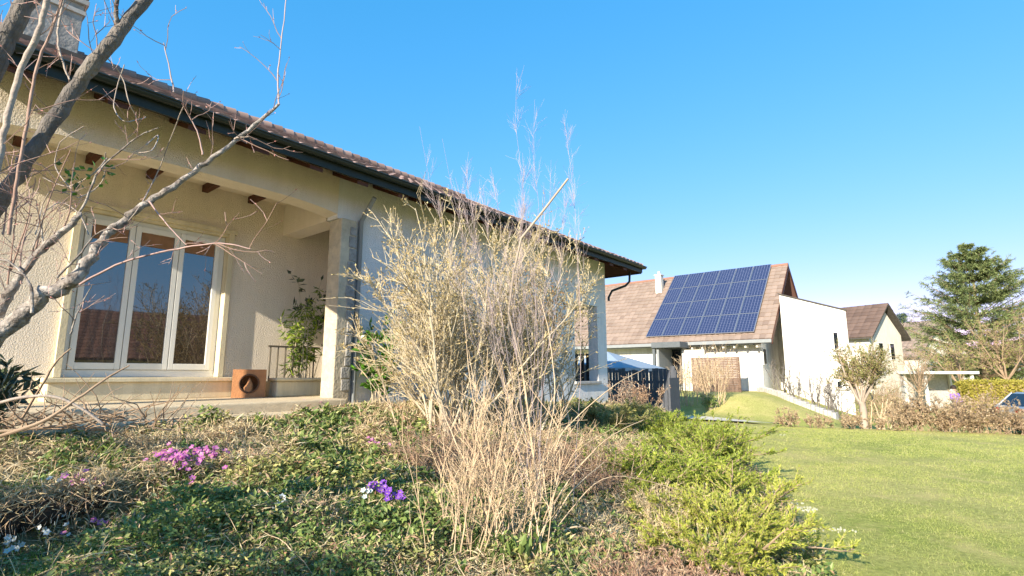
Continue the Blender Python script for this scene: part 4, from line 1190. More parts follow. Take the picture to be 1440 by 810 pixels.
juniper('broad juniper with dark shaded gaps in the middle of the lawn edge', 2.85, 8.3, 1.35, .62, 63, nb=48, fs=.9)
juniper('juniper with soft upright sprays just behind the golden one', 2.3, 6.5, 1.1, .6, 64, nb=46, fs=.75)
juniper('yellow-gold juniper nearest the camera at the bottom right of the bed', 1.82, 4.75, 1.0, .5, 65, 'juniper_gold', nb=58, fs=.62)
juniper('low olive juniper in the bed between the rusty stalks and the brown bushes', 1.8, 10.2, 1.0, .45, 66, 'olive_leaf', nb=34)
juniper('low sprawling green juniper between the pale canes and the broad juniper', 1.45, 6.1, 1.0, .42, 68, nb=44, fs=.75)
juniper('bright low juniper right of the reddish twiggy shrub at the bottom edge', 1.45, 4.15, .75, .35, 69, 'juniper_gold', nb=36, fs=.6)
juniper('low olive mat of foliage below the loggia', 2.6, 12.3, .95, .35, 67, 'olive_leaf', nb=34)

# ---- broadleaf plants -------------------------------------------------------------
def leafy(name, label, cat, x, y, n, h, tilt, ll, lw, seed, m, k=16, z=None, stem='wood_forsythia', droop=0, lean=(0, 0), t0=.25, sub=4):
    e, b = plant(name, label, cat, x, y, z=z); rs = np.random.RandomState(seed)
    st = grow(b + np.stack([rs.normal(0, .08, n), rs.normal(0, .06, n), np.zeros(n)], 1), ring_dirs(n, .02, tilt, rs) + [lean[0], lean[1], 0], h*rs.uniform(.6, 1.1, n), 6, .07, .05, rs)
    w_ = MB(); add_poly(w_, st, .008, .003, 4)
    p, d, t, i = spawn(st, sub, t0, 1, .7, rs); s1 = grow(p, d, h*.22*rs.uniform(.5, 1.2, len(t)), 3, .1, .02, rs); add_poly(w_, s1, .003, .002, 3)
    pp('stems', w_, stem, e, b, kind='stuff')
    m_ = MB(); scatter_leaves(m_, s1, k, ll, lw, rs, ang=.8, droop=droop); scatter_leaves(m_, st, k//2, ll, lw, rs, t0=t0, ang=.8, droop=droop)
    pp('leaves', m_, m, e, b, kind='stuff'); return e
P = HW(5.35, 7.15); leafy('laurel_bush', 'glossy dark green laurel right of the stone pillar', 'shrub', P[0], P[1], 16, 1.25, .45, .13, .055, 71, 'laurel', k=12)
P = HW(4.72, 8.62); leafy('bamboo', 'yellow-green leafy bamboo growing in the porch planter', 'bamboo', P[0], P[1], 18, 1.35, .22, .15, .028, 72, 'bamboo_leaf', k=10, z=FL+.22, droop=.7, t0=.12)
P = HW(4.95, 8.9); leafy('rubber_plant', 'dark broad leaved plant above the bamboo against the porch wall', 'plant', P[0], P[1], 6, 1.85, .22, .13, .06, 73, 'dark_leaf', k=6, z=FL+.1, t0=.6)
P = ray_pt(15, 545, 4.6); leafy('rhododendron', 'dark leathery evergreen bush at the left edge below the tree', 'shrub', P[0]-.25, P[1], 11, .75, .7, .13, .04, 74, 'dark_leaf', k=10)

# ---- foreground tree --------------------------------------------------------------
TX, TY = -3.15, 2.3
e, b = plant('bare_tree', 'bare garden tree with smooth grey limbs reaching in from the left edge', 'tree', TX, TY)
rs = np.random.RandomState(81)
def RP(pts, ys): return [ray_pt(u_, v_, y_) for (u_, v_), y_ in zip(pts, ys)]
fork = ray_pt(-130, 560, 2.45)
m = MB(); traced(m, [b + [0, 0, -.1], b + [.03, 0, .4], fork + [-.12, -.02, -.1], fork], [.15, .125, .10, .08], rs=rs, n=14); pp('trunk', m, 'bark', e, b, smooth=True)
limbs = []
def limb(pts, ys, r, mt='bark', n=10, first=None, keep=True, wob=.004):
    q = RP(pts, ys); r = [a*.78 for a in r]
    if first is not None: q = [first] + q; r = [r[0]*1.1] + list(r)
    m = MB(); out = traced(m, q, r, rs=rs, n=n, wob=wob); pp('branch', m, mt, e, b, smooth=True)
    if keep: limbs.append(out)
    return out
limb([(-60, 400), (0, 285), (45, 215), (100, 130), (150, 65), (198, 5), (240, -60)], [2.45]*3+[2.5, 2.5, 2.55, 2.6], [.040, .040, .042, .046, .043, .038, .034], first=fork)
limb([(165, 36), (163, 15), (168, -20)], [2.5, 2.48, 2.45], [.016, .013, .011])
limb([(-50, 190), (-10, 95), (12, 48), (50, -20)], [2.25, 2.2, 2.2, 2.2], [.052, .052, .050, .046], first=fork + [.0, -.1, .4])
limb([(-30, 330), (-5, 240), (10, 165), (30, 95), (55, 45), (68, -10)], [2.0]*6, [.017, .016, .015, .0145, .014, .013], 'bark_pale', first=fork, n=8)
limb([(12, 330), (22, 265), (38, 175), (52, 95), (75, 35), (92, -10)], [2.1]*6, [.009, .0085, .008, .0075, .006, .005], 'twig_red', n=6)
limb([(92, -10), (82, 40), (84, 75), (98, 113)], [2.2]*4, [.007, .0065, .006, .005], 'bark_pale', n=6)
main = limb([(-60, 510), (5, 465), (65, 415), (110, 386), (150, 330), (200, 290), (250, 258), (300, 222), (350, 183), (392, 147)],
     [2.5, 2.5, 2.52, 2.55, 2.6, 2.65, 2.7, 2.75, 2.8, 2.85], [.052, .050, .044, .040, .027, .023, .019, .016, .013, .010], 'bark_lichen', first=fork, wob=.008)
limb([(392, 147), (391, 105), (397, 50), (403, -10)], [2.85, 2.85, 2.85, 2.9], [.007, .006, .0045, .004], 'twig_lilac', n=6)
limb([(0, 440), (25, 395), (60, 350), (98, 318), (112, 300)], [2.5, 2.5, 2.5, 2.5, 2.5], [.030, .026, .022, .019, .016], 'bark_lichen', wob=.008)
limb([(98, 318), (120, 285), (140, 240), (190, 195), (222, 180)], [2.5]*5, [.008, .007, .006, .004, .003], 'bark_lichen', n=6)
limb([(112, 400), (175, 368), (250, 350), (310, 342), (352, 350)], [2.5, 2.5, 2.45, 2.4, 2.4], [.008, .0065, .0055, .0045, .003], 'twig_pink', n=6)
limb([(45, 440), (42, 400), (15, 370), (-10, 365)], [2.45]*4, [.009, .008, .007, .006], 'bark_lichen', n=6)
limb([(80, 390), (110, 360), (135, 330), (160, 320)], [2.5]*4, [.008, .006, .005, .004], 'bark_lichen', n=6)
for (u0, v0, u1, v1, mt) in [(10, 400, 25, 270, 'twig_red'), (15, 380, 50, 250, 'twig_red'), (5, 330, 20, 210, 'twig_pink'), (40, 370, 62, 300, 'bark_lichen'), (62, 350, 50, 280, 'bark_lichen'),
                         (85, 330, 100, 265, 'twig_red'), (100, 470, 130, 400, 'bark_lichen'), (30, 400, 45, 300, 'twig_pink'), (210, 283, 262, 345, 'twig_pink'), (285, 218, 258, 150, 'twig_pink'), (330, 195, 350, 192, 'bark_pale'),
                         (130, 90, 135, 45, 'twig_red'), (50, 350, 100, 210, 'twig_red'), (245, 130, 230, 60, 'twig_lilac')]:
    limb([(u0, v0), ((u0+u1)/2 + rs.uniform(-8, 8), (v0+v1)/2), (u1, v1)], [2.5, 2.48, 2.45], [.006, .004, .0025], mt, n=5)
# random twiglets along the limbs
m = MB(); m2 = MB(); mbud = MB()
for L_ in limbs:
    k = max(2, int(len(L_)*.26)); poly = L_[None]
    p, d, t, i = spawn(poly, k, .1, 1, .9, rs)
    s1 = grow(p, d, rs.uniform(.08, .34, len(t)), 5, .14, .06, rs); add_poly(m, s1, .0024, .0012, 4)
    p, d, t, i = spawn(s1, 3, .2, 1, .7, rs); s2 = grow(p, d, rs.uniform(.03, .14, len(t)), 3, .16, .05, rs); add_poly(m2, s2, .0014, .0009, 3)
    scatter_leaves(mbud, s2, 2, .011, .006, rs, ang=.4)
pp('twigs', m, 'twig_red', e, b, kind='stuff'); pp('fine_twigs', m2, 'twig_pink', e, b, kind='stuff'); pp('buds', mbud, 'bud_pink', e, b, kind='stuff')

# hanging old vine with a few fresh leaves and curled tendrils
vp = ray_pt(160, 300, 2.7)
e, b = plant('climbing_vine', 'thin climbing vine with fresh green leaves hanging among the limbs of the bare tree', 'vine', vp[0], vp[1], z=vp[2])
m = MB()
for pts in [[(60, 250), (95, 262), (130, 245), (150, 222)], [(148, 215), (146, 250), (128, 270), (110, 278)], [(110, 278), (75, 268), (60, 290), (50, 330)],
            [(175, 90), (160, 145), (175, 170), (205, 165)], [(150, 80), (172, 108), (180, 140), (192, 165)], [(160, 330), (190, 300), (220, 245), (258, 150)], [(100, 265), (78, 235), (85, 200), (118, 178)],
            [(205, 205), (222, 190), (215, 210), (195, 215)], [(60, 300), (85, 285), (110, 300), (125, 330)]]:
    traced(m, RP(pts, rs.uniform(2.5, 2.9, len(pts))), .0028, rs=rs, n=5)
pp('stems', m, 'bark_pale', e, b, smooth=True)
m = MB(); P = np.vstack([ray_pt(100, 250, 2.6) + rs.normal(0, .035, (26, 3)), ray_pt(142, 238, 2.6) + rs.normal(0, .03, (16, 3))])
m.leaves(P, rs.normal(0, 1, P.shape) + [0, 0, -.3], rs.normal(0, 1, P.shape), .035*rs.uniform(.6, 1.4, len(P)), .022, 0, .12)
pp('leaves', m, 'laurel', e, b, kind='stuff')

# pruned canes and branches lying near the terrace
e, b = plant('pruned_branches', 'heap of pruned dark branches with one arched pale cane, left of the terrace', 'branches', -3.6, 4.6)
m = MB(); z_ = lambda u_, v_, y_: ray_pt(u_, v_, y_)
traced(m, RP([(-30, 575), (25, 560), (75, 558), (115, 575), (145, 596)], [4.0, 4.0, 4.05, 4.1, 4.15]), [.012, .012, .011, .011, .010], rs=rs, n=8)
pp('pale_cane', m, 'bark_pale', e, b, smooth=True)
m = MB()
traced(m, RP([(-20, 620), (60, 592), (110, 560), (150, 532), (182, 514)], [3.9, 4.0, 4.1, 4.2, 4.3]), [.014, .012, .010, .008, .005], rs=rs, n=8)
traced(m, RP([(-20, 608), (90, 598), (170, 580), (245, 563)], [4.2, 4.4, 4.6, 4.7]), [.012, .010, .008, .005], rs=rs, n=8)
traced(m, RP([(30, 590), (60, 540), (80, 508), (100, 490)], [4.2]*4), [.010, .008, .007, .005], rs=rs, n=6)
n = 130; B = np.array([ray_pt(u_, v_, 4.5) for u_, v_ in zip(rs.uniform(-60, 250, n), 596 + rs.uniform(-12, 10, n))])
st = grow(B, ring_dirs(n, .6, 1.6, rs), rs.uniform(.15, .6, n), 5, .2, 0, rs); add_poly(m, st, .006, .002, 4)
pp('dark_branches', m, 'brown_twig', e, b, kind='stuff')

# ---- bare shrubs near the far end and along the lawn -----------------------------
def bare_shrub(label, x, y, n, h, tilt, seed, m='grey_twig', k1=8, k2=4, r=.008, leaf=None, kl=2, name='bare_shrub', ll=.05, group=None, t0=.3, z=None, sx=.15):
    e, b = plant(name, label, 'shrub', x, y, group, z=z); rs = np.random.RandomState(seed)
    st = grow(b + np.stack([rs.normal(0, sx, n), rs.normal(0, sx*.7, n), np.zeros(n)], 1), ring_dirs(n, .02, tilt, rs), h*rs.uniform(.5, 1.1, n), 6, .10, .05, rs)
    w_ = MB(); add_poly(w_, st, r, r*.35, 4)
    p, d, t, i = spawn(st, k1, t0, 1, .6, rs); s1 = grow(p, d, h*.30*rs.uniform(.4, 1.2, len(t)), 3, .15, .05, rs); add_poly(w_, s1, r*.45, r*.2, 3)
    s2 = s1
    if k2:
        p, d, t, i = spawn(s1, k2, .1, 1, .6, rs); s2 = grow(p, d, h*.12*rs.uniform(.4, 1.2, len(t)), 2, .15, .03, rs); add_poly(w_, s2, r*.3, r*.15, 3)
    pp('twigs', w_, m, e, b, kind='stuff')
    if leaf:
        m_ = MB(); scatter_leaves(m_, s2, kl, ll, ll*.6, rs); pp('leaves', m_, leaf, e, b, kind='stuff')
    return e, b
bare_shrub('purplish brown twiggy bush in front of the dark board fence', 3.9, 15.7, 14, .68, .8, 91, 'brown_twig', leaf='rust_stalk')
bare_shrub('grey brown bush beside the loggia corner pillar', 3.0, 14.0, 14, .75, .7, 92, 'grey_twig', leaf='rust_stalk', kl=1)
bare_shrub('bare bush leaning over the low stone wall', 4.9, 16.7, 10, .55, .8, 93, 'grey_twig')
P = HW(25.6, 10.2)
for k, (sx_, dy_) in enumerate([(22.9, 9.0), (23.6, 8.3), (23.2, 7.6)]):
    Q = HW(sx_, dy_); bare_shrub(['upright straw coloured climber stems left of the lattice screen', 'pale bare stems rising in front of the lattice screen', 'bare stems at the right end of the lattice screen'][k],
                                 Q[0], Q[1], 16, 2.2, .22, 95+k, 'straw_cane', r=.014, k1=6, k2=3, leaf='straw', kl=1, sx=.25)
Q = HW(22.6, 7.9); leafy('green_clump', 'blue green leafy clump at the foot of the lattice screen', 'plant', Q[0], Q[1], 14, .55, .7, .12, .03, 99, 'ivy', k=8)
# upright pruned shrubs before the white wing
for k, (u_, v_) in enumerate([(1112, 575), (1135, 582), (1160, 588), (1182, 592), (1200, 596)]):
    ys_ = [24.2, 23.6, 23.1, 22.5, 22.1][k]; c_ = ray_pt(u_, v_, ys_)
    bare_shrub(['bare upright shrub against the left end of the white wing', 'bare forked shrub second from the left before the white wing', 'bare shrub in the middle of the white wing', 'bare shrub fourth along the white wing, under the slit window', 'bare shrub at the right corner of the white wing'][k],
               c_[0]+.1, c_[1]+.9, 11, 1.5, .5, 110+k, 'bark', r=.022, k1=5, k2=2, group='bare shrubs before the white wing', t0=.4)
# line of brown low shrubs at the lawn's far edge
labs = ['low brown leafy shrub at the left end of the row behind the lawn', 'low brown shrub second from the left in the row behind the lawn', 'low brown shrub third from the left in the row behind the lawn', 'low brown shrub at the foot of the pruned tree',
        'large brown leaved bush just left of the person', 'large rusty bush in front of the person', 'tall tan bush right of the person', 'brown bush in front of the golden hedge', 'pale stemmed bush in front of the car', 'low brown bush at the right edge below the car']
for k, (x, y, h, n) in enumerate([(8.7, 16.9, .5, 13), (9.4, 16.6, .42, 11), (10.1, 16.3, .5, 13), (10.9, 16.0, .4, 10), (11.7, 15.9, 1.0, 34), (12.5, 15.6, .72, 34), (13.2, 15.35, 1.15, 36), (13.9, 15.1, .8, 26), (14.7, 14.9, .3, 14), (15.5, 14.6, .26, 14)]):
    bare_shrub(labs[k], x, y, n, h, 1.0, 130+k, 'brown_twig', leaf='beech', kl=3 if h > .9 else 2, ll=.06, name='brown_shrub', group='brown shrubs along the far edge of the lawn', t0=.1, sx=.28)
# pruned small tree with a mossy crown
e, b = plant('pruned_tree', 'small pruned tree with a mossy green twiggy crown right of the white wing', 'tree', 11.05, 17.0); rs = np.random.RandomState(150)
m = MB(); rt = [b + [0, 0, -.1], b + [.03, 0, .5], b + [0, 0, .9]]; traced(m, rt, [.13, .10, .09], rs=rs, n=10); pp('trunk', m, 'grey_twig', e, b, smooth=True)
st = grow(np.repeat((b + [0, 0, .75])[None], 9, 0), ring_dirs(9, .15, .75, rs), rs.uniform(1.2, 1.9, 9), 5, .10, .12, rs); m = MB(); add_poly(m, st, .045, .02, 6)
pp('limb', m, 'grey_twig', e, b)
p, d, t, i = spawn(st, 20, .35, 1, .7, rs); s1 = grow(p, d, rs.uniform(.25, .85, len(t)), 4, .15, .06, rs); m = MB(); add_poly(m, s1, .010, .004, 3)
p, d, t, i = spawn(s1, 8, .1, 1, .6, rs); s2 = grow(p, d, rs.uniform(.1, .3, len(t)), 2, .15, .05, rs); add_poly(m, s2, .005, .002, 3)
pp('twigs', m, 'brown_twig', e, b, kind='stuff'); m = MB(); scatter_leaves(m, s2, 7, .05, .03, rs); pp('foliage', m, 'moss_leaf', e, b, kind='stuff')
bare_shrub('pale forked stump shrub beside the pruned tree', 11.9, 17.4, 8, 1.3, .5, 151, 'straw_cane', r=.03, k1=3, k2=2, t0=.5)

# golden clipped hedge
e, b = plant('golden_hedge', 'clipped yellow-green hedge behind the person and the car', 'hedge', 23.5, 26.0); rs = np.random.RandomState(160)
m = MB(); N_ = 26000; L_ = 9.0; W_ = 1.1; H_ = 1.85
face = rs.randint(0, 10, N_); q = np.stack([rs.uniform(0, L_, N_), rs.uniform(-W_/2, W_/2, N_), rs.uniform(0, H_, N_)], 1)
q[face < 5, 1] = -W_/2; q[(face >= 5) & (face < 8), 2] = H_; q[face == 8, 0] = 0; q += rs.normal(0, .05, q.shape)
ca_, sa_ = math.cos(R(-14)), math.sin(R(-14))
hx0, hy0 = 21.6, 25.6
Pq = np.stack([hx0 + ca_*q[:, 0] - sa_*q[:, 1], hy0 + sa_*q[:, 0] + ca_*q[:, 1], q[:, 2] - .6], 1)
m.leaves(Pq, rs.normal(0, 1, q.shape), rs.normal(0, 1, q.shape), .09, .06, 0, .1)
pp('foliage', m, 'hedge_gold', e, b, kind='stuff')
m = MB(); cs = [(0.1, -.45), (L_-.1, -.45), (L_-.1, .45), (.1, .45)]
cs = [(hx0 + ca_*a - sa_*c_, hy0 + sa_*a + ca_*c_) for a, c_ in cs]
m.hexa([(a, c_, -.7) for a, c_ in cs], [(a, c_, 1.15) for a, c_ in cs]); pp('inner_branches', m, 'brown_twig', e, b)

# ---- conifer ---------------------------------------------------------------------
def conifer(label, x, y, z0, h, rad, seed, nb, m='needle', dense=1.0, name='conifer', ns=.30):
    e, b = plant(name, label, 'tree', x, y, z=z0); rs = np.random.RandomState(seed)
    mt = MB(); tt_ = grow(b[None], [[0, 0, 1]], [h], 10, .01, .05, rs); add_poly(mt, tt_, h*.02, .02, 8); pp('trunk', mt, 'brown_twig', e, b)
    f = rs.uniform(.03, .985, nb)**.85; f = .2*f + .8*(np.round(f*13)/13)
    a = rs.uniform(0, 2*math.pi, nb)
    prof = np.interp(f, [0, .15, .35, .5, .65, .8, .92, 1], [1.05, 1.08, 1.02, .90, .68, .44, .24, .05])*rad*rs.uniform(.62, 1.12, nb)
    P0 = np.stack([x + 0*a, y + 0*a, z0 + f*h], 1)
    rise = .10 + .34*f
    st = grow(P0, np.stack([np.cos(a), np.sin(a), rise], 1), prof, 6, .05, .045, rs)
    mw = MB(); add_poly(mw, st, .05, .012, 4); pp('branches', mw, 'brown_twig', e, b, kind='stuff')
    p, d, t, i = spawn(st, int(15*dense), .12, 1.0, .75, rs); d[:, 2] = d[:, 2]*.22 - .04
    s1 = grow(p, d, (.28*prof[i]*(1.1-.6*t)).clip(.2)*rs.uniform(.5, 1.2, len(t)), 3, .06, -.01, rs)
    m_ = MB()
    for k_, (spread) in ((15, .7),):
        p, d, t, i = spawn(s1, k_, 0, 1, .6, rs)
        nn = unit(rs.normal(0, .45, p.shape) + [0, 0, 1])
        m_.leaves(p, d + [0, 0, -.05], nn, ns*rs.uniform(.6, 1.4, len(p)), ns*.19*rs.uniform(.6, 1.2, len(p)), 0, .05)
    pp('foliage', m_, m, e, b, kind='stuff'); return e
conifer('big broad green conifer standing against the sky at the right', 39.0, 44.0, -.6, 13.0, 5.6, 170, 300, dense=1.5, ns=.27)
conifer('small bluish conifer tip far behind, left of the big conifer', 52.0, 70.0, -.6, 10.0, 2.2, 171, 70, 'needle_blue', .6, 'conifer', .5)

# bare trees on the right, behind the hedge
def bare_tree(label, x, y, h, seed, m='brown_twig', r=.14, leaf=None, kl=1, z0=None, group=None):
    e, b = plant('leafless_tree', label, 'tree', x, y, group, z=z0); rs = np.random.RandomState(seed)
    t0_ = grow(b[None], [[0, 0, 1]], [h*.3], 4, .05, .1, rs); w_ = MB(); add_poly(w_, t0_, r, r*.8, 8); pp('trunk', w_, m, e, b)
    n = 9; L = grow(np.repeat(t0_[:, -1], n, 0), ring_dirs(n, .1, .85, rs), h*rs.uniform(.4, .75, n), 7, .10, .07, rs)
    w_ = MB(); add_poly(w_, L, r*.5, r*.12, 5)
    p, d, t, i = spawn(L, 11, .2, 1, .65, rs); s1 = grow(p, d, h*.22*rs.uniform(.5, 1.2, len(t)), 4, .12, .06, rs); add_poly(w_, s1, r*.14, r*.05, 3)
    p, d, t, i = spawn(s1, 8, .1, 1, .6, rs); s2 = grow(p, d, h*.08*rs.uniform(.5, 1.2, len(t)), 3, .15, .04, rs); add_poly(w_, s2, r*.075, r*.04, 3)
    pp('twigs', w_, m, e, b, kind='stuff')
    if leaf: m_ = MB(); scatter_leaves(m_, s2, kl, .16, .10, rs); pp('foliage', m_, leaf, e, b, kind='stuff')
    return e
bare_tree('bare brownish tree standing before the lower left of the big conifer', 31.5, 37.5, 4.8, 180, z0=-.6, r=.10, leaf='moss_leaf')
bare_tree('bare spreading tree directly in front of the big conifer', 35.2, 38.0, 6.0, 181, z0=-.6, leaf='moss_leaf', r=.12)
bare_tree('bare orchard tree right of the big conifer', 38.5, 39.5, 6.4, 182, z0=-.6, leaf='moss_leaf', r=.13)
bare_tree('bare tree at the far right edge behind the golden hedge', 42.5, 41.0, 6.2, 183, z0=-.6, leaf='beech', r=.13)
bare_tree('small bare tree between the carport and the cream gable house', 25.5, 33.5, 3.6, 184, z0=-.6, r=.08)
bare_tree('bare tree behind the distant house', 40.5, 58.0, 6.0, 186, z0=-.6, r=.14)
# wooded slope in the distance
rs = np.random.RandomState(190); m = MB(); N_ = 30000
a = rs.uniform(R(20), R(70), 520); rr_ = rs.uniform(95, 150, 520); hh_ = rs.uniform(4, 8, 520)
i = rs.randint(0, 520, N_); cx_ = rr_[i]*np.sin(a[i]); cy_ = rr_[i]*np.cos(a[i])
Pq = np.stack([cx_, cy_, ground(cx_, cy_) + hh_[i]*.5], 1) + unit(rs.normal(0, 1, (N_, 3)))*np.stack([2.6+0*hh_[i], 2.6+0*hh_[i], hh_[i]*.5], 1)*rs.uniform(.5, 1, (N_, 1))
m.leaves(Pq, rs.normal(0, 1, Pq.shape), rs.normal(0, 1, Pq.shape), 1.0, .7, 0, .1)
tag(m.build('distant_woods', 'moss_leaf'), 'far wood of leafless brown and mossy trees along the skyline', 'woodland', kind='stuff')
# shrubs in the grassy gap
for k, (x, y, h, n, lf) in enumerate([(15.5, 23.0, 1.5, 18, 'moss_leaf'), (18.0, 26.5, 1.6, 20, 'beech'), (20.5, 29.0, 1.8, 20, None), (16.8, 20.6, 1.2, 18, 'moss_leaf')]):
    bare_shrub(['mossy twiggy shrub in the grassy gap right of the white wing', 'tan leaved shrub before the carport', 'bare shrub beside the carport', 'loose mossy shrub behind the brown bushes'][k], x, y, n, h, .6, 200+k, 'brown_twig', leaf=lf, r=.014, sx=.4)

# unseen laurel bushes, added behind the camera to dapple the bed with shade
def shade_bush(label, x, y, h, rad, seed, n=5200):
    e, b = plant('garden_bush', label, 'shrub', x, y); rs = np.random.RandomState(seed)
    w_ = MB(); st = grow(np.repeat(b[None], 14, 0), ring_dirs(14, .05, .6, rs), h*rs.uniform(.7, 1.0, 14), 6, .08, .05, rs); add_poly(w_, st, .03, .008, 5); pp('stems', w_, 'bark', e, b)
    m_ = MB(); p, d, t, i = spawn(st, 12, .2, 1, .7, rs); s1 = grow(p, d, rad*.5*rs.uniform(.5, 1.2, len(t)), 3, .15, .03, rs); scatter_leaves(m_, s1, n//(14*26), .11, .06, rs)
    pp('leaves', m_, 'laurel', e, b, kind='stuff')
SHADE = [(-4.4, .6, 1.7, .9, 210), (-3.3, 0, 1.65, .9, 211), (-2.2, -.6, 1.6, .8, 212)]
for k, a in enumerate(SHADE):
    shade_bush(['tall laurel bush left of the photographer, throwing shade on the bed', 'laurel bush behind the photographer on the left', 'laurel bush directly behind the photographer'][k], *a)

# ================================================================ GROUND COVER
def bed_points(n, rs, dens_near=1.0):
    """random points in the visible part of the bed"""
    x = rs.uniform(-7.5, 5.2, n*4); y = 2.2 + rs.rand(n*4)**1.25*14.5
    dE = edge_x(y) - x; wv = x*NV[0] + y*NV[1]
    ok = (dE > .05) & (wv > -7.05) & (np.abs(x) < y*1.05 + .6)
    s_ = x*DV[0] + y*DV[1]; ok &= ~((wv < -6.5) & (s_ < 4.3))
    x, y = x[ok], y[ok]
    return x[:n], y[:n]
rs = np.random.RandomState(300)
m = MB()
# 0 ivy, 1 olive, 2 straw, 3 rust, 4 blade
x, y = bed_points(240000, rs); wv = x*NV[0] + y*NV[1]
dark = sst(-x, -.6, .8) * sst(wv, -5.0, -4.2)              # lush green lower left
n1 = vnoise(x, y, .42); n2 = vnoise(x + 31, y + 7, .55); n3 = vnoise(x - 13, y + 19, .15)
z = ground(x, y); N_ = len(x)
tuft = .03 + .20*vnoise(x + 5, y, .26)**2.2 + .05*n3
near = np.clip(y/5, .56, 1.25)
P = np.stack([x, y, z + tuft*rs.rand(N_)**.6], 1)
D = unit(rs.normal(0, 1, (N_, 3))*[1, 1, .5] + [0, 0, .25]); Nn = unit(rs.normal(0, .6, (N_, 3)) + [0, -.2, 1])
w_iv = (n1*.7 + n3*.3) + .17*dark + rs.normal(0, .10, N_)
w_st = n2 + .12*sst(-x, 1.5, 3) - .18*dark + rs.normal(0, .12, N_)
isv = w_iv > .60
st_ = ~isv & (w_st > .46); ol = ~isv & ~st_
m.leaves(P[isv], D[isv], Nn[isv], .052*near[isv]*rs.uniform(.4, 1.6, isv.sum()), .034*near[isv], 0, .08)
m.leaves(P[ol], D[ol], Nn[ol], .046*near[ol]*rs.uniform(.4, 1.5, ol.sum()), .026*near[ol], 1, .08)
m.leaves(P[st_], D[st_], Nn[st_], .07*near[st_]*rs.uniform(.5, 2.0, st_.sum()), .010*near[st_], 2, .12)
o3 = rs.rand(N_) < .07
m.leaves(P[o3] + [0, 0, .01], D[o3], Nn[o3], .055*near[o3]*rs.uniform(.5, 1.5, o3.sum()), .022*near[o3], 3, .12)
# broad primrose-like leaves in loose rosettes
xr, yr = bed_points(260, rs)
for a_, c_ in zip(xr, yr):
    k = rs.randint(7, 14); t_ = rs.uniform(0, 6.28, k); zz = float(G(a_, c_)) + rs.uniform(.02, .10)
    m.leaves(np.repeat([[a_, c_, zz]], k, 0), np.stack([np.cos(t_), np.sin(t_), rs.uniform(.2, .9, k)], 1), np.stack([-np.cos(t_)*.5, -np.sin(t_)*.5, 1+0*t_], 1), rs.uniform(.05, .10, k), .032, 0, .05)
# straw stalks, long thin and bent
x, y = bed_points(85000, rs); keep = rs.rand(len(x)) < np.clip(.25 + 1.1*(vnoise(x, y, .6)-.3) + .5*sst(-x, 1.6, 3)*sst(-(x*NV[0]+y*NV[1]), 4.2, 5.2), .06, 1)
dk = sst(-x, -.6, .8)*sst(x*NV[0]+y*NV[1], -5.2, -4.4); keep &= rs.rand(len(x)) > dk*.75
x, y = x[keep], y[keep]; N_ = len(x); z = ground(x, y)
D = unit(rs.normal(0, 1, (N_, 3))*[1, 1, .35] + [0, 0, .35]); Nn = unit(rs.normal(0, .7, (N_, 3)) + [0, 0, 1])
m.leaves(np.stack([x, y, z + .02 + .08*rs.rand(N_)], 1), D, Nn, rs.uniform(.05, .20, N_), rs.uniform(.0035, .008, N_)*np.clip(y/4, .8, 1.8), 2, .25, 'blade')
# fresh blades
x, y = bed_points(45000, rs); keep = rs.rand(len(x)) < np.clip(.15 + .9*sst(-x, -.6, .8)*sst(x*NV[0]+y*NV[1], -5.4, -4.2) + .7*(vnoise(x, y, .8)-.4), .03, 1)
x, y = x[keep], y[keep]; N_ = len(x); z = ground(x, y)
D = unit(rs.normal(0, .55, (N_, 3)) + [0, 0, 1]); Nn = unit(rs.normal(0, 1, (N_, 3)))
m.leaves(np.stack([x, y, z], 1), D, Nn, rs.uniform(.05, .20, N_), rs.uniform(.004, .009, N_)*np.clip(y/4, .8, 1.8), 4, .3, 'blade')
tag(m.build('ground_cover', ['ivy', 'olive_leaf', 'straw', 'rust_stalk', 'blade']), 'tangle of ivy, fresh grass and dry straw covering the raised bed', 'ground cover', kind='stuff')
# loose dead sticks
m = MB(); x, y = bed_points(520, rs); N_ = len(x); st = grow(np.stack([x, y, ground(x, y)+.04], 1), rs.normal(0, 1, (N_, 3))*[1, 1, .25] + [0, 0, .2], rs.uniform(.08, .42, N_), 5, .22, -.02, rs)
add_poly(m, st, rs.uniform(.002, .0045, N_), .001, 4)
tag(m.build('dead_twigs', 'straw_cane'), 'thin dead twigs lying loose over the raised bed', 'twigs', kind='stuff')

# lawn blades
x = rs.uniform(1.2, 15.5, 480000); y = 3.6 + rs.rand(480000)**1.5*13.5
ok = (x > edge_x(y) - .05) & (x < y*1.02 + .4) & (.48*x + .877*y < 19.0); x, y = x[ok], y[ok]; N_ = len(x)
q = vnoise(x, y, .8)*.6 + vnoise(x, y, .3)*.4; ok = rs.rand(N_) < np.clip(1.9*(q-.22), .05, 1); x, y = x[ok], y[ok]; N_ = len(x)
D = unit(rs.normal(0, .6, (N_, 3)) + [0, 0, 1]); Nn = unit(rs.normal(0, 1, (N_, 3)))
m = MB(); m.leaves(np.stack([x, y, ground(x, y)], 1), D, Nn, rs.uniform(.012, .036, N_), rs.uniform(.002, .0042, N_)*np.clip(y/5, .8, 2.6), 0, 0, 'tri')
tag(m.build('lawn_grass', 'lawn_blade'), 'short mown green grass of the lawn', 'grass', kind='stuff')
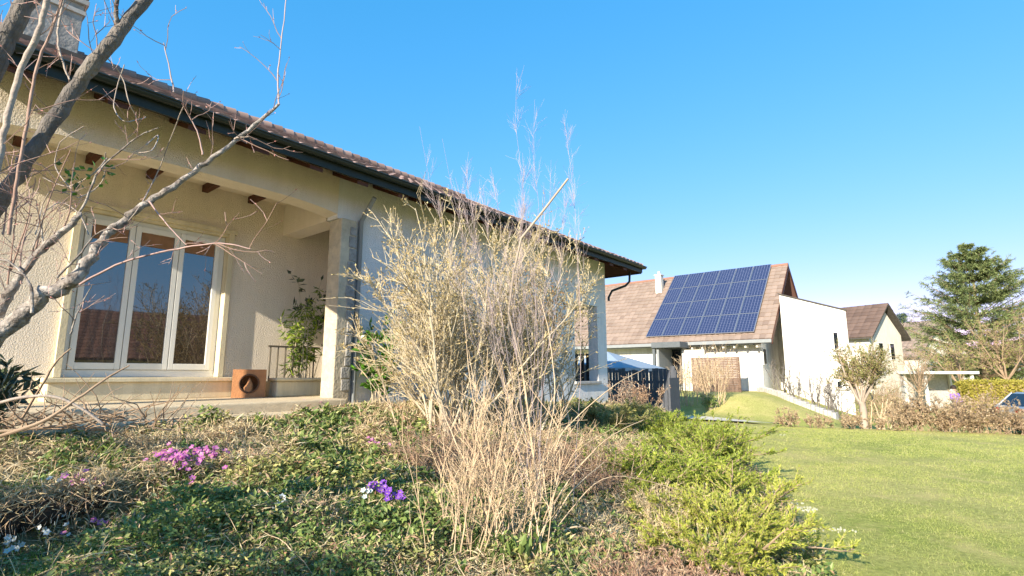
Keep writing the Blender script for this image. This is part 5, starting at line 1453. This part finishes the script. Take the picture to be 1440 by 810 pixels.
# pale crumbs on the lawn edge
m = MB()
for (u_, v_, n_, s_) in [(1066, 690, 34, .10), (1085, 711, 40, .14), (1112, 711, 26, .12), (1138, 718, 26, .10), (1125, 742, 30, .10), (1180, 748, 16, .08), (1102, 612, 8, .05), (1012, 658, 14, .08), (990, 617, 6, .05)]:
    cx_, cy_ = on_ground(u_, v_)
    for k in range(n_):
        a = cx_ + rs.normal(0, s_*1.0); c_ = cy_ + rs.normal(0, s_*.8); h_ = G(a, c_); r1 = rs.uniform(.008, .028)
        t = rs.uniform(0, 6.28, 6); t.sort(); top = [(a + r1*math.cos(q_)*.6, c_ + r1*math.sin(q_)*.6, h_ + .016) for q_ in t]; bot = [(a + r1*math.cos(q_), c_ + r1*math.sin(q_), h_ - .005) for q_ in t]
        m.add(bot + top, [(i, (i+1) % 6, 6+(i+1) % 6, 6+i) for i in range(6)]); m.add(top, [list(range(6))])
tag(m.build('pale_debris', 'snow'), 'whitish crumbs scattered on the lawn beside the junipers', 'debris', kind='stuff')

# ---- flower clumps ---------------------------------------------------------------
def flower_clump(label, u_, v_, n, sx, mats, seed, size=.022, h=.17, leaves=True, group='primrose and crocus clumps in the bed', cat='flowers'):
    x, y = on_ground(u_, v_ + 6)
    e, b = plant('flower_clump', label, cat, x, y, group); rs = np.random.RandomState(seed)
    px_ = x + rs.normal(0, sx, n); py_ = y + rs.normal(0, sx*.7, n); zt_ = ground(px_, py_) + h*rs.uniform(.7, 1.15, n)
    m = MB(); B = np.stack([px_*.8+x*.2, py_*.8+y*.2, ground(px_, py_)], 1); T_ = np.stack([px_, py_, zt_], 1); m.sticks(B, T_, .0016, .0013, 3); pp('stems', m, 'blade', e, b, kind='stuff')
    m = MB(); mc = MB()
    for k in range(n):
        nrm = unit(rs.normal(0, .45, 3) + [.05, -.75, .75]); a_ = unit(np.cross(nrm, [0, 0, 1.])); c_ = np.cross(nrm, a_)
        t = np.arange(5)*2*math.pi/5 + rs.rand(); Dm = np.cos(t)[:, None]*a_ + np.sin(t)[:, None]*c_ + nrm*.25
        m.leaves(np.repeat(T_[k:k+1], 5, 0), Dm, np.repeat(nrm[None], 5, 0), size*rs.uniform(.8, 1.2), size*.95, 0, 0)
        mc.leaves(np.repeat((T_[k] + nrm*.004)[None], 2, 0), np.array([a_, -a_]), np.repeat(nrm[None], 2, 0), size*.22, size*.3)
    pp('petals', m, mats, e, b, kind='stuff'); pp('centres', mc, 'petal_yellow', e, b, kind='stuff')
    if leaves:
        m = MB(); k = n*2; P = np.stack([x + rs.normal(0, sx*1.1, k), y + rs.normal(0, sx*.8, k), np.zeros(k)], 1); P[:, 2] = ground(P[:, 0], P[:, 1]) + .01
        m.leaves(P, rs.normal(0, 1, (k, 3))*[1, 1, .1] + [0, 0, .4], rs.normal(0, .4, (k, 3)) + [0, 0, 1], .09, .035, 0, .1); pp('leaves', m, 'ivy', e, b, kind='stuff')
flower_clump('brightest magenta pink flower clump, left of centre in the bed', 250, 667, 64, .11, 'petal_pink', 401, .026)
flower_clump('pale pink flower clump touching the right of the bright magenta one', 288, 656, 30, .08, 'petal_pink', 402, .026)
flower_clump('small mauve flower clump near the white flowers at the lower left', 115, 745, 18, .07, 'petal_pink', 403, .026, h=.14)
flower_clump('violet flower clump just left of the pale canes', 527, 708, 16, .05, 'petal_violet', 404, .026)
flower_clump('small violet flower clump to the lower right of the other violet one', 552, 722, 14, .05, 'petal_violet', 405, .024)
flower_clump('faint pink flowers in front of the rusty dry stalks', 520, 637, 10, .10, 'petal_pink', 406, .022)
flower_clump('tiny pink flowers by the terrace edge near the pillar', 440, 578, 10, .08, 'petal_pink', 407, .025)
flower_clump('white flower clump in the dark green lower left corner', 64, 762, 26, .075, 'petal_white', 408, .020, h=.16)
flower_clump('white flowers at the very bottom left corner', 15, 790, 14, .06, 'petal_white', 409, .020, h=.14)
flower_clump('small white flower pair in the middle of the bed', 388, 737, 5, .04, 'petal_white', 410, .024)
flower_clump('pale white flowers beneath the violet clump', 514, 724, 4, .025, 'petal_white', 411, .024)
# rotten log on the bank
p0 = on_ground(-40, 770); p1 = on_ground(135, 706)
lg = plant('log', 'dark rotten log along the little bank at the lower left', 'log', p0[0], p0[1]); e, b = lg
m = MB(); A = np.array([p0[0], p0[1], G(*p0) + .0]); B = np.array([p1[0], p1[1], G(*p1) - .01])
traced(m, [A, A*.66 + B*.34 + [0, 0, .02], A*.33 + B*.67 + [0, .02, 0], B], [.10, .11, .10, .085], rs=np.random.RandomState(5), n=14, wob=.008)
pp('trunk', m, 'log', e, b, smooth=True)
rs = np.random.RandomState(6); n = 90; t = rs.rand(n)[:, None]; C0 = A*(1-t) + B*t + rs.normal(0, .05, (n, 3)) + [0, 0, .08]
st = grow(C0, rs.normal(0, 1, (n, 3)) + [.2, -.6, -.2], rs.uniform(.08, .35, n), 4, .2, -.12, rs); m = MB(); add_poly(m, st, .0035, .0012, 4); pp('roots', m, 'brown_twig', e, b, kind='stuff')
n = 2600; t = rs.rand(n)[:, None]; C0 = A*(1-t) + B*t + rs.normal(0, .05, (n, 3)) + [0, .05, .09]
m = MB(); m.leaves(C0, rs.normal(0, .7, (n, 3)) + [.1, -.5, -.25], rs.normal(0, 1, (n, 3)), rs.uniform(.05, .2, n), .006, 0, .3, 'blade')
pp('dry_grass', m, 'straw', e, b, kind='stuff')
